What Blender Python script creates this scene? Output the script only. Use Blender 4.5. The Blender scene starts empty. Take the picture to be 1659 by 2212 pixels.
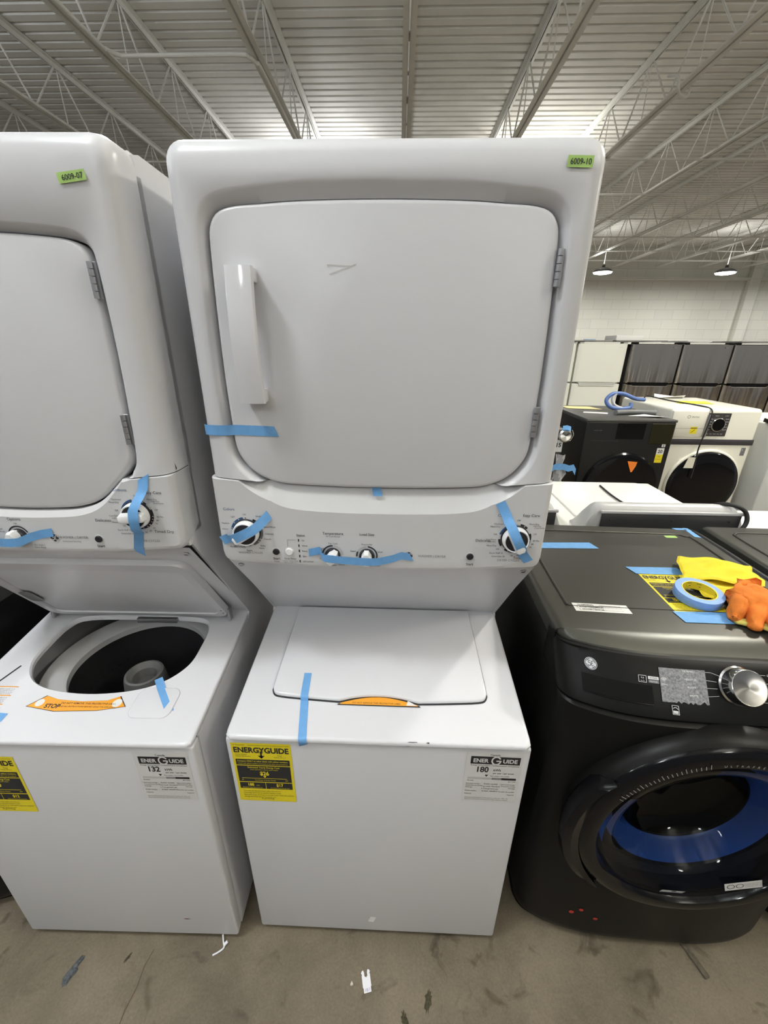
import bpy, bmesh, math, random
from mathutils import Vector, Matrix
random.seed(7)
PI = math.pi
sc = bpy.context.scene
COL = sc.collection

# ------------------------------------------------------------------ camera, world, exposure
F_PX = 875.9
PITCH, YAW, ROLL = 0.3904, 0.0307, 0.0086
EYE = Vector((0.0311, -0.6347, 1.6189))
f_ = Vector((-math.sin(YAW)*math.cos(PITCH), math.cos(YAW)*math.cos(PITCH), -math.sin(PITCH)))
r_ = Vector((math.cos(YAW), math.sin(YAW), 0)); u_ = r_.cross(f_)
R2 = r_*math.cos(ROLL)+u_*math.sin(ROLL); U2 = -r_*math.sin(ROLL)+u_*math.cos(ROLL)
cam_d = bpy.data.cameras.new('camera'); cam = bpy.data.objects.new('camera', cam_d); COL.objects.link(cam)
cam_d.sensor_fit = 'HORIZONTAL'; cam_d.sensor_width = 36; cam_d.lens = 36*F_PX/1659
cam_d.clip_start = 0.02; cam_d.clip_end = 200
M = Matrix((R2, U2, -f_)).transposed().to_4x4(); M.translation = EYE; cam.matrix_world = M
sc.camera = cam
sc.view_settings.view_transform = 'Standard'; sc.view_settings.look = 'None'
sc.view_settings.exposure = -0.08; sc.view_settings.gamma = 1.0; sc.view_settings.use_curve_mapping = False

w = bpy.data.worlds.new('hall_ambient'); sc.world = w; w.use_nodes = True
w.node_tree.nodes['Background'].inputs[0].default_value = (0.78, 0.80, 0.82, 1)
w.node_tree.nodes['Background'].inputs[1].default_value = 0.25
LAMP_W = 32.0          # watts of one high-bay lamp
UP_W = 46.0            # upward fill added above each lamp to brighten the ceiling
K_, W_ = (0.90, 0.95, 1.0), (1.0, 0.97, 0.88)
LAMPS = [(-1.45, -0.72, 4.19, K_, 1.2), (3.5, -1.2, 4.19, (1.0, 0.95, 0.80), 1.1), (-6.2, -1.0, 4.19, K_, 1.0), (8.3, -1.0, 4.19, W_, 1.0),
         (-1.7, -5.4, 4.19, K_, 1.2), (3.3, -5.4, 4.19, W_, 1.0), (-6.2, -5.4, 4.19, K_, 1.0),
         (-1.7, 3.0, 4.19, K_, 1.0), (3.3, 2.3, 4.19, W_, 4.4), (-6.2, 3.0, 4.19, K_, 1.0), (8.3, 2.6, 4.19, W_, 2.8),
         (3.0, 10.4, 4.19, W_, 1.6), (-1.7, 10.4, 4.19, (1, 1, 1), 1.0), (12.6, 8.4, 4.19, W_, 2.6),
         (7.56, 17.0, 4.19, (1.0, 0.98, 0.92), 5.4), (12.03, 17.0, 4.19, (1.0, 0.98, 0.92), 5.4), (3.0, 17.0, 4.19, (1.0, 0.98, 0.92), 2.0), (16.6, 17.0, 4.19, (1.0, 0.98, 0.92), 4.4)]

# ------------------------------------------------------------------ materials
MATS = {}
def mat(name, col, rough=0.5, metal=0.0, coat=0.0, emit=None, trans=0.0, bump=0.0, bscale=200, mottle=0.0, mscale=6, ior=1.45, alpha=1.0, spec=0.5, aniso=None):
    if name in MATS: return MATS[name]
    m = bpy.data.materials.new(name); m.use_nodes = True; nt = m.node_tree; b = nt.nodes['Principled BSDF']
    b.inputs['Base Color'].default_value = (*col, 1); b.inputs['Roughness'].default_value = rough
    b.inputs['Metallic'].default_value = metal; b.inputs['Coat Weight'].default_value = coat; b.inputs['Coat Roughness'].default_value = 0.08
    b.inputs['Transmission Weight'].default_value = trans; b.inputs['IOR'].default_value = ior; b.inputs['Alpha'].default_value = alpha
    b.inputs['Specular IOR Level'].default_value = spec
    if emit: b.inputs['Emission Color'].default_value = (*emit[0], 1); b.inputs['Emission Strength'].default_value = emit[1]
    if bump or mottle:
        tc = nt.nodes.new('ShaderNodeTexCoord')
    if bump:
        n = nt.nodes.new('ShaderNodeTexNoise'); n.inputs['Scale'].default_value = bscale; n.inputs['Detail'].default_value = 3
        bp = nt.nodes.new('ShaderNodeBump'); bp.inputs['Strength'].default_value = bump; bp.inputs['Distance'].default_value = 0.001
        nt.links.new(tc.outputs['Object'], n.inputs['Vector']); nt.links.new(n.outputs['Fac'], bp.inputs['Height']); nt.links.new(bp.outputs[0], b.inputs['Normal'])
    if mottle:
        n = nt.nodes.new('ShaderNodeTexNoise'); n.inputs['Scale'].default_value = mscale; n.inputs['Detail'].default_value = 5
        rp = nt.nodes.new('ShaderNodeValToRGB'); e = rp.color_ramp.elements
        e[0].position = 0.3; e[1].position = 0.7
        e[0].color = (*[c*(1-mottle) for c in col], 1); e[1].color = (*[min(1, c*(1+mottle*.6)) for c in col], 1)
        nt.links.new(tc.outputs['Object'], n.inputs['Vector']); nt.links.new(n.outputs['Fac'], rp.inputs[0]); nt.links.new(rp.outputs[0], b.inputs['Base Color'])
    MATS[name] = m; return m

enamel = mat('white_enamel', (0.63, 0.63, 0.65), 0.30, bump=0.05, bscale=900)
enamel_gloss = mat('gloss_white_enamel', (0.70, 0.70, 0.73), 0.12)
plastic_w = mat('white_plastic', (0.62, 0.62, 0.63), 0.35)
knob_w = mat('knob_white', (0.86, 0.86, 0.87), 0.2)
knob_k = mat('knob_charcoal', (0.018, 0.018, 0.022), 0.35)
silver = mat('brushed_silver', (0.55, 0.55, 0.57), 0.3, 0.9)
zinc = mat('zinc_hinge', (0.45, 0.45, 0.47), 0.35, 0.85)
ink_k = mat('ink_black', (0.02, 0.02, 0.022), 0.6)
ink_g = mat('ink_grey', (0.17, 0.17, 0.18), 0.6)
ink_b = mat('ink_navy', (0.03, 0.09, 0.22), 0.6)
ink_w = mat('ink_white', (0.75, 0.75, 0.75), 0.5)
gap_k = mat('gap_shade_black', (0.03, 0.03, 0.033), 0.8)
tape_b = mat('blue_painters_tape', (0.15, 0.37, 0.70), 0.62, bump=0.3, bscale=350, mottle=0.08, mscale=60)
green_t = mat('lime_tape', (0.38, 0.58, 0.16), 0.6)
yellow = mat('yellow_label', (0.80, 0.66, 0.02), 0.5)
orange_s = mat('orange_label', (0.85, 0.36, 0.03), 0.45)
paper = mat('white_paper', (0.78, 0.77, 0.74), 0.6)
label_w = mat('label_film', (0.66, 0.66, 0.65), 0.5)
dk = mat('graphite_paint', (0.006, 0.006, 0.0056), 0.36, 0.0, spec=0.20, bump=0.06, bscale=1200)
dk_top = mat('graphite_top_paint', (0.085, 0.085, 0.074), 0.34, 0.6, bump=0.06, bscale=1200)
dk_gloss = mat('black_gloss', (0.004, 0.004, 0.005), 0.10, spec=0.35)
dk_matte = mat('black_matte', (0.004, 0.004, 0.004), 0.6, spec=0.15)
chrome = mat('chrome', (0.7, 0.7, 0.7), 0.12, 1.0)
steel = mat('basket_steel', (0.10, 0.10, 0.11), 0.35, 0.6)
tub_g = mat('tub_grey', (0.20, 0.20, 0.20), 0.45)
rubber = mat('rubber_black', (0.012, 0.012, 0.012), 0.5)
rust = mat('bare_metal_scuff', (0.08, 0.07, 0.065), 0.6, 0.3)

def add_nodes(m): return m.node_tree, m.node_tree.nodes, m.node_tree.links, m.node_tree.nodes['Principled BSDF']

# concrete floor
conc = mat('concrete', (0.2, 0.18, 0.15), 0.62); nt, N, Lk, B = add_nodes(conc)
tc = N.new('ShaderNodeTexCoord')
def noise(sc_, det=6, rough=0.6, dist=0.0):
    n = N.new('ShaderNodeTexNoise'); n.inputs['Scale'].default_value = sc_; n.inputs['Detail'].default_value = det
    n.inputs['Roughness'].default_value = rough; n.inputs['Distortion'].default_value = dist; Lk.new(tc.outputs['Object'], n.inputs['Vector']); return n
def ramp(src, stops):
    rp = N.new('ShaderNodeValToRGB'); el = rp.color_ramp.elements
    while len(el) < len(stops): el.new(0.5)
    for e, (p, c) in zip(el, stops): e.position = p; e.color = (*c, 1)
    Lk.new(src, rp.inputs[0]); return rp
def mixc(a, b, fac, mode='MIX'):
    x = N.new('ShaderNodeMix'); x.data_type = 'RGBA'; x.blend_type = mode
    if isinstance(fac, float): x.inputs[0].default_value = fac
    else: Lk.new(fac, x.inputs[0])
    Lk.new(a, x.inputs[6]); Lk.new(b, x.inputs[7]); return x.outputs[2]
base = ramp(noise(3.2, 8, .65, .4).outputs['Fac'], [(.3, (.112, .090, .060)), (.5, (.172, .141, .097)), (.72, (.230, .190, .134))])
fine = ramp(noise(160, 3, .7).outputs['Fac'], [(.3, (.55, .55, .55)), (.7, (1, 1, 1))])
c1 = mixc(base.outputs[0], fine.outputs[0], 0.55, 'MULTIPLY')
st = ramp(noise(8.5, 4, .55, 1.2).outputs['Fac'], [(.60, (1, 1, 1)), (.68, (.55, .53, .48)), (.74, (.28, .27, .22))])
c2 = mixc(c1, st.outputs[0], 0.8, 'MULTIPLY')
Lk.new(c2, B.inputs['Base Color'])
bp = N.new('ShaderNodeBump'); bp.inputs['Strength'].default_value = .25; bp.inputs['Distance'].default_value = .002
Lk.new(noise(60, 6).outputs['Fac'], bp.inputs['Height']); Lk.new(bp.outputs[0], B.inputs['Normal'])

# painted block wall
blk = mat('painted_block_wall', (0.72, 0.72, 0.66), 0.7); nt, N, Lk, B = add_nodes(blk)
tc = N.new('ShaderNodeTexCoord'); mp = N.new('ShaderNodeMapping'); mp.inputs['Rotation'].default_value = (PI/2, 0, 0)
Lk.new(tc.outputs['Object'], mp.inputs[0]); br = N.new('ShaderNodeTexBrick'); Lk.new(mp.outputs[0], br.inputs['Vector'])
br.inputs['Color1'].default_value = (.74, .74, .68, 1); br.inputs['Color2'].default_value = (.70, .70, .65, 1); br.inputs['Mortar'].default_value = (.60, .60, .55, 1)
br.inputs['Scale'].default_value = 1; br.inputs['Brick Width'].default_value = 0.8; br.inputs['Row Height'].default_value = 0.4; br.inputs['Mortar Size'].default_value = 0.01
Lk.new(br.outputs[0], B.inputs['Base Color'])
roofp = mat('roof_deck_paint', (0.84, 0.835, 0.80), 0.6, mottle=.10, mscale=1.2)
joistp = mat('joist_paint', (0.86, 0.86, 0.83), 0.5, mottle=.08, mscale=2)
# brushed stainless for the fridges
ss = mat('stainless_door', (0.74, 0.69, 0.62), 0.22, 1.0); nt, N, Lk, B = add_nodes(ss); B.inputs['Anisotropic'].default_value = .85
tc = N.new('ShaderNodeTexCoord'); mp = N.new('ShaderNodeMapping'); mp.inputs['Scale'].default_value = (7, 1, .3)
Lk.new(tc.outputs['Object'], mp.inputs[0]); n = N.new('ShaderNodeTexNoise'); n.inputs['Scale'].default_value = 1.2; n.inputs['Detail'].default_value = 2
Lk.new(mp.outputs[0], n.inputs['Vector']); bp = N.new('ShaderNodeBump'); bp.inputs['Strength'].default_value = 1.0; bp.inputs['Distance'].default_value = .05
Lk.new(n.outputs['Fac'], bp.inputs['Height']); Lk.new(bp.outputs[0], B.inputs['Normal'])

# ------------------------------------------------------------------ object helpers
def mesh_obj(name, vs, fs, mats, parent=None, fm=None, angle=35):
    me = bpy.data.meshes.new(name); me.from_pydata([tuple(v) for v in vs], [], fs)
    if not isinstance(mats, (list, tuple)): mats = [mats]
    for m in mats: me.materials.append(m)
    if fm: me.polygons.foreach_set('material_index', fm)
    me.polygons.foreach_set('use_smooth', [True]*len(me.polygons))
    me.validate(); me.update(); me.set_sharp_from_angle(angle=math.radians(angle))
    o = bpy.data.objects.new(name, me); COL.objects.link(o)
    if parent: o.parent = parent
    return o
class G:
    """collects shapes into one mesh"""
    def __init__(s): s.v = []; s.f = []; s.m = []
    def add(s, vs, fs, mi=0):
        k = len(s.v); s.v += [tuple(v) for v in vs]; s.f += [[i+k for i in f] for f in fs]; s.m += [mi]*len(fs); return s
    def box(s, x0, x1, y0, y1, z0, z1, bev=0, seg=2, mi=0, mt=None):
        bm = bmesh.new(); bmesh.ops.create_cube(bm, size=1)
        for v in bm.verts: v.co = Vector(((x0+x1)/2+v.co.x*(x1-x0), (y0+y1)/2+v.co.y*(y1-y0), (z0+z1)/2+v.co.z*(z1-z0)))
        if bev: bmesh.ops.bevel(bm, geom=bm.edges[:]+bm.verts[:], offset=bev, segments=seg, profile=.5, affect='EDGES')
        return s.bm(bm, mi, mt)
    def bm(s, bm, mi=0, mt=None):
        if mt: bmesh.ops.transform(bm, matrix=mt, verts=bm.verts)
        bm.verts.index_update(); s.add([v.co.copy() for v in bm.verts], [[v.index for v in f.verts] for f in bm.faces], mi); bm.free(); return s
    def tube(s, pts, r, n=10, mi=0, closed=False, caps=True):
        pts = [Vector(p) for p in pts]; L = len(pts); rs = r if isinstance(r, (list, tuple)) else [r]*L
        prev = None; vs = []; fs = []
        for i, p in enumerate(pts):
            t = (pts[(i+1) % L]-pts[i-1]) if closed else (pts[min(i+1, L-1)]-pts[max(i-1, 0)])
            t.normalize()
            if prev is None: a = t.orthogonal().normalized()
            else: a = (prev-t*prev.dot(t)).normalized()
            prev = a; b = t.cross(a)
            vs += [p+(a*math.cos(2*PI*k/n)+b*math.sin(2*PI*k/n))*rs[i] for k in range(n)]
        for i in range(L if closed else L-1):
            j = (i+1) % L
            fs += [[i*n+k, i*n+(k+1) % n, j*n+(k+1) % n, j*n+k] for k in range(n)]
        if caps and not closed: fs += [list(range(n))[::-1], [(L-1)*n+k for k in range(n)]]
        return s.add(vs, fs, mi)
    def lathe(s, prof, n=48, mt=None, mi=0, cap0=False, cap1=False):
        """prof: (r,h) list, around +Z"""
        vs = [Vector((r*math.cos(2*PI*k/n), r*math.sin(2*PI*k/n), h)) for r, h in prof for k in range(n)]
        fs = [[i*n+k, i*n+(k+1) % n, (i+1)*n+(k+1) % n, (i+1)*n+k] for i in range(len(prof)-1) for k in range(n)]
        if cap0: fs.append(list(range(n))[::-1])
        if cap1: fs.append([(len(prof)-1)*n+k for k in range(n)])
        if mt: vs = [mt @ v for v in vs]
        return s.add(vs, fs, mi)
    def prism(s, poly, axis, a0, a1, mi=0, mt=None):
        """poly of 2D points extruded along axis ('x': poly=(y,z); 'z': poly=(x,y); 'y': poly=(x,z))"""
        n = len(poly)
        def P(p, a): return {'x': (a, p[0], p[1]), 'y': (p[0], a, p[1]), 'z': (p[0], p[1], a)}[axis]
        vs = [Vector(P(p, a0)) for p in poly]+[Vector(P(p, a1)) for p in poly]
        fs = [list(range(n))[::-1], list(range(n, 2*n))]+[[i, (i+1) % n, n+(i+1) % n, n+i] for i in range(n)]
        if mt: vs = [mt @ v for v in vs]
        return s.add(vs, fs, mi)
    def rings(s, rings, cap0=False, cap1=False, closed=True, mi=0):
        n = len(rings[0]); vs = [v for r in rings for v in r]
        fs = [[i*n+k, i*n+(k+1) % n, (i+1)*n+(k+1) % n, (i+1)*n+k] for i in range(len(rings)-1) for k in range(n if closed else n-1)]
        if cap0: fs.append(list(range(n))[::-1])
        if cap1: fs.append([(len(rings)-1)*n+k for k in range(n)])
        return s.add(vs, fs, mi)
    def grid(s, rows, mi=0): return s.rings(rows, closed=False, mi=mi)
    def out(s, name, mats, parent=None, angle=35):
        bm = bmesh.new(); vs = [bm.verts.new(v) for v in s.v]
        for f, m in zip(s.f, s.m):
            try: q = bm.faces.new([vs[i] for i in f]); q.material_index = m
            except ValueError: pass
        bmesh.ops.recalc_face_normals(bm, faces=bm.faces[:])
        me = bpy.data.meshes.new(name); bm.to_mesh(me); bm.free()
        if not isinstance(mats, (list, tuple)): mats = [mats]
        for m in mats: me.materials.append(m)
        me.polygons.foreach_set('use_smooth', [True]*len(me.polygons)); me.set_sharp_from_angle(angle=math.radians(angle))
        o = bpy.data.objects.new(name, me); COL.objects.link(o)
        if parent: o.parent = parent
        return o
def tag(o, label=None, cat=None, group=None, kind=None):
    if label: o['label'] = label
    if cat: o['category'] = cat
    if group: o['group'] = group
    if kind: o['kind'] = kind
    return o
def empty(name, loc=(0, 0, 0), rz=0.0, label=None, cat=None, group=None):
    o = bpy.data.objects.new(name, None); COL.objects.link(o); o.location = loc; o.rotation_euler = (0, 0, rz); o.empty_display_size = .1
    return tag(o, label, cat, group)
def copy_tree(o, parent=None):
    c = o.copy(); COL.objects.link(c); c.parent = parent
    for ch in [x for x in KIDS.get(o.name, [])]: copy_tree(bpy.data.objects[ch], c)
    return c
KIDS = {}
def index_kids():
    KIDS.clear()
    for o in bpy.data.objects:
        if o.parent: KIDS.setdefault(o.parent.name, []).append(o.name)
def catmull(pts, n=6, closed=True):
    out = []; L = len(pts)
    for i in range(L if closed else L-1):
        g = lambda k: Vector(pts[k % L] if closed else pts[max(0, min(L-1, k))])
        p0, p1, p2, p3 = g(i-1), g(i), g(i+1), g(i+2)
        for k in range(n):
            t = k/n; out.append(.5*((2*p1)+(p2-p0)*t+(2*p0-5*p1+4*p2-p3)*t*t+(3*p1-p0-3*p2+p3)*t**3))
    if not closed: out.append(Vector(pts[-1]))
    return out
def rrect(x0, x1, y0, y1, r, n=6):
    out = []
    for cx, cy, a in ((x1-r, y1-r, 0), (x0+r, y1-r, PI/2), (x0+r, y0+r, PI), (x1-r, y0+r, 1.5*PI)):
        out += [(cx+r*math.cos(a+PI/2*k/n), cy+r*math.sin(a+PI/2*k/n)) for k in range(n+1)]
    return out
def cast(poly, c, ang):
    """distance from c along ang to polygon edge"""
    dx, dy = math.cos(ang), math.sin(ang); best = 0
    for i in range(len(poly)):
        ax, ay = poly[i][0]-c[0], poly[i][1]-c[1]; bx, by = poly[(i+1) % len(poly)][0]-c[0], poly[(i+1) % len(poly)][1]-c[1]
        ex, ey = bx-ax, by-ay; d = dx*ey-dy*ex
        if abs(d) < 1e-12: continue
        t = (ax*ey-ay*ex)/d; u = (ax*dy-ay*dx)/d
        if -1e-7 <= u <= 1+1e-7 and t > best: best = t
    return best
def slab(poly, P, thick, bev=.003, c=None, dome=0.0, seg=3):
    """closed slab: P(u,v,h)->3D; front face at h=0, back at h=-thick; rounded front rim"""
    xs = [p[0] for p in poly]; ys = [p[1] for p in poly]; c = c or ((min(xs)+max(xs))/2, (min(ys)+max(ys))/2)
    n = len(poly); nor = []
    area = sum(poly[i][0]*poly[(i+1) % n][1]-poly[(i+1) % n][0]*poly[i][1] for i in range(n))
    sg = 1 if area > 0 else -1
    for i in range(n):
        a = Vector(poly[i-1][:2]); b = Vector(poly[(i+1) % n][:2]); t = (b-a).normalized(); nor.append(Vector((-t.y, t.x))*sg)
    def inset(d): return [(poly[i][0]+nor[i].x*d, poly[i][1]+nor[i].y*d) for i in range(n)]
    rs = [[P(u, v, -thick) for u, v in inset(bev*.5)], [P(u, v, -thick+bev*.5) for u, v in poly]]
    for k in range(seg+1):
        a = PI/2*k/seg; rs.append([P(u, v, -bev*(1-math.sin(a))) for u, v in inset(bev*(1-math.cos(a)))])
    g = G(); g.rings(rs, cap0=True, cap1=True); return g
def strip(name, pts, wdir, width, nrm, parent, material=None, thick=.0003, label=None, ends=(0, 0)):
    """tape: centre points pts, width direction, normal; ends: skew of the cut ends"""
    wd = Vector(wdir).normalized(); nv = Vector(nrm).normalized(); a = []; b = []
    L = len(pts); ax = (Vector(pts[-1])-Vector(pts[0])).normalized()
    for i, p in enumerate(pts):
        p = Vector(p); e = ax*(ends[0] if i == 0 else ends[1] if i == L-1 else 0)
        a.append(p+wd*width/2+e); b.append(p-wd*width/2-e)
    g = G(); g.grid([a, b]); g.grid([[v-nv*thick for v in b], [v-nv*thick for v in a]])
    o = g.out(name, material or tape_b, parent, 60)
    if label: o['label'] = label
    return o
# ---- printed lettering
_gc = {}
def glyphs(s, bold):
    k = (s, bold)
    if k in _gc: return _gc[k]
    cu = bpy.data.curves.new('t', 'FONT'); cu.body = s; cu.size = 1; cu.offset = bold; cu.resolution_u = 3; cu.fill_mode = 'FRONT'
    ob = bpy.data.objects.new('t', cu); COL.objects.link(ob); dg = bpy.context.evaluated_depsgraph_get(); dg.update()
    me = bpy.data.meshes.new_from_object(ob.evaluated_get(dg))
    vs = [(v.co.x, v.co.y) for v in me.vertices]; fs = [list(p.vertices) for p in me.polygons]
    bpy.data.meshes.remove(me); bpy.data.objects.remove(ob); bpy.data.curves.remove(cu)
    xs = [v[0] for v in vs] or [0]; _gc[k] = (vs, fs, min(xs), max(xs)); return _gc[k]
class Ink:
    """flat print on a plane: origin O, axes U,V, normal Nn"""
    def __init__(s, O, U, V):
        s.O = Vector(O); s.U = Vector(U).normalized(); s.V = Vector(V).normalized(); s.N = s.U.cross(s.V).normalized(); s.g = G(); s.vk = 1.0
    def P(s, u, v, h=0): return s.O+s.U*u+s.V*(v*s.vk)+s.N*h
    def text(s, t, u, v, size, mi=0, al='c', bold=0.0, wide=1.0, rot=0.0, lay=2, width=None):
        vs, fs, a, b = glyphs(t, bold)
        if width: wide = width/((b-a)*size) if b > a else 1
        off = {'c': -(a+b)/2, 'l': -a, 'r': -b}[al]; c, sn = math.cos(rot), math.sin(rot); pts = []
        for x, y in vs:
            X = (x+off)*size*wide; Y = y*size; pts.append(s.P(u+X*c-Y*sn, v+X*sn+Y*c, lay*.00022))
        s.g.add(pts, fs, mi); return s
    def rect(s, u0, v0, u1, v1, mi=0, lay=1): s.g.add([s.P(u0, v0, lay*.00022), s.P(u1, v0, lay*.00022), s.P(u1, v1, lay*.00022), s.P(u0, v1, lay*.00022)], [[0, 1, 2, 3]], mi); return s
    def poly(s, pts, mi=0, lay=1): s.g.add([s.P(u, v, lay*.00022) for u, v in pts], [list(range(len(pts)))], mi); return s
    def arc(s, u, v, r, wd, a0, a1, mi=0, lay=1, n=None):
        n = n or max(4, int(abs(a1-a0)*12)); A = [a0+(a1-a0)*i/n for i in range(n+1)]
        vs = [s.P(u+(r-wd/2)*math.cos(a), v+(r-wd/2)*math.sin(a), lay*.00022) for a in A]+[s.P(u+(r+wd/2)*math.cos(a), v+(r+wd/2)*math.sin(a), lay*.00022) for a in A]
        s.g.add(vs, [[i, i+1, n+2+i, n+1+i] for i in range(n)], mi); return s
    def dot(s, u, v, r, mi=0, lay=2): return s.poly([(u+r*math.cos(k*PI/6), v+r*math.sin(k*PI/6)) for k in range(12)], mi, lay)
    def line(s, pts, wd, mi=0, lay=2):
        for (a, b), (c, d) in zip(pts[:-1], pts[1:]):
            t = Vector((c-a, d-b)); t.normalize(); nx, ny = -t.y*wd/2, t.x*wd/2
            s.poly([(a-nx, b-ny), (c-nx, d-ny), (c+nx, d+ny), (a+nx, b+ny)], mi, lay)
        return s
    def script(s, u, v, r, mi=0, mw=0, lay=1):
        """round monogram with interlaced script G and E"""
        s.arc(u, v, r*.93, r*.10, 0, 2*PI, mi, lay)
        for k in range(4): s.arc(u, v, r*.74, r*.11, k*PI/2+.25, k*PI/2+1.15, mi, lay)
        s.line([(u-.05*r, v+.42*r), (u-.3*r, v+.42*r), (u-.42*r, v+.2*r), (u-.3*r, v+.02*r), (u-.08*r, v+.1*r), (u-.02*r, v-.2*r), (u-.15*r, v-.45*r), (u-.42*r, v-.42*r), (u-.38*r, v-.25*r)], r*.1, mi, lay)
        s.line([(u+.42*r, v+.32*r), (u+.25*r, v+.45*r), (u+.08*r, v+.3*r), (u+.14*r, v+.06*r), (u+.3*r, v+.04*r), (u+.12*r, v-.02*r), (u+.06*r, v-.25*r), (u+.22*r, v-.42*r), (u+.45*r, v-.3*r)], r*.1, mi, lay)
        return s
    def out(s, name, mats, parent, label=None):
        g = s.g; fm = g.m; o = mesh_obj(name, g.v, g.f, mats, parent, fm, 30)
        if label: o['label'] = label
        return o
# ------------------------------------------------------------------ stickers
def energyguide(O, U, V, w_, h_, parent, big='$26', kwh='188', low='$17'):
    k = Ink(O, U, V); Y_, K_ = 0, 1; a = w_/.137; k.vk = h_/.155; h_ = .155
    k.rect(0, -h_, w_, 0, Y_, 0)
    k.text('U.S. Government', .004*a, -.006, .004, K_, 'l'); k.text('Federal law prohibits removal of this label before consumer purchase', w_-.005, -.006, .0033, K_, 'r')
    k.text('ENERGYGUIDE', w_/2, -.0235, .0185, K_, 'c', .035, width=w_*.92)
    k.rect(w_*.475, -.036, w_*.505, -.02, K_); k.poly([(w_*.43, -.031), (w_*.55, -.031), (w_*.49, -.0385)], K_)
    k.text('Clothes Washer', .007, -.030, .0042, K_, 'l'); k.text('Capacity: Class Standard', .007, -.0345, .0036, K_, 'l')
    k.text('Model', w_*.80, -.031, .0042, K_, 'c'); k.text('Capacity 3.8 cu. ft.', w_*.80, -.0355, .0038, K_, 'c')
    m = .006; k.rect(m, -.056, w_-m, -.041, K_)
    k.text('Compare ONLY to other labels with yellow numbers.', w_/2, -.0475, .0055, Y_, 'c', .01, width=w_*.86)
    k.text('Labels with yellow numbers are based on the same test procedures.', w_/2, -.0530, .0040, Y_, 'c', width=w_*.84)
    k.rect(m, -.101, w_-m, -.058, K_)
    k.text('Estimated Yearly Energy Cost', w_*.5, -.064, .0062, Y_, 'c', .01); k.text('(when used with an electric water heater)', w_*.5, -.069, .0038, Y_, 'c')
    k.text(big, w_*.5, -.0825, .014, Y_, 'c', .03)
    k.poly([(w_*.47, -.0845), (w_*.53, -.0845), (w_*.50, -.0895)], Y_, 2)
    k.rect(w_*.10, -.0915, w_*.88, -.0905, Y_, 2); k.text('$8', w_*.11, -.097, .004, Y_); k.text('$60', w_*.87, -.097, .004, Y_); k.text('Cost Range of Similar Models', w_*.5, -.0975, .0042, Y_)
    k.rect(m, -.120, w_*.49, -.103, K_); k.rect(w_*.50, -.120, w_-m, -.103, K_)
    k.text(kwh, w_*.24, -.1125, .0105, Y_, 'c', .03); k.text('kWh', w_*.36, -.1125, .004, Y_, 'c'); k.text(low, w_*.74, -.1125, .0105, Y_, 'c', .03)
    k.text('Estimated Yearly Electricity Use', w_*.26, -.1180, .0037, Y_); k.text('Estimated Yearly Energy Cost', w_*.74, -.1180, .0037, Y_)
    for i, t in enumerate(('Your cost will depend on your utility rates and use.', 'Cost range based only on standard capacity models.', 'Estimated energy cost based on six wash loads a week and a national', 'average electricity cost and natural gas cost.')):
        k.text(t, .012, -.128-.0055*i, .0043, K_, 'l')
    k.text('ftc.gov/energy', w_/2, -h_+.006, .0055, K_)
    return k.out('energy_sticker', [yellow, ink_k], parent, 'yellow and black energy cost sticker')
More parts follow.
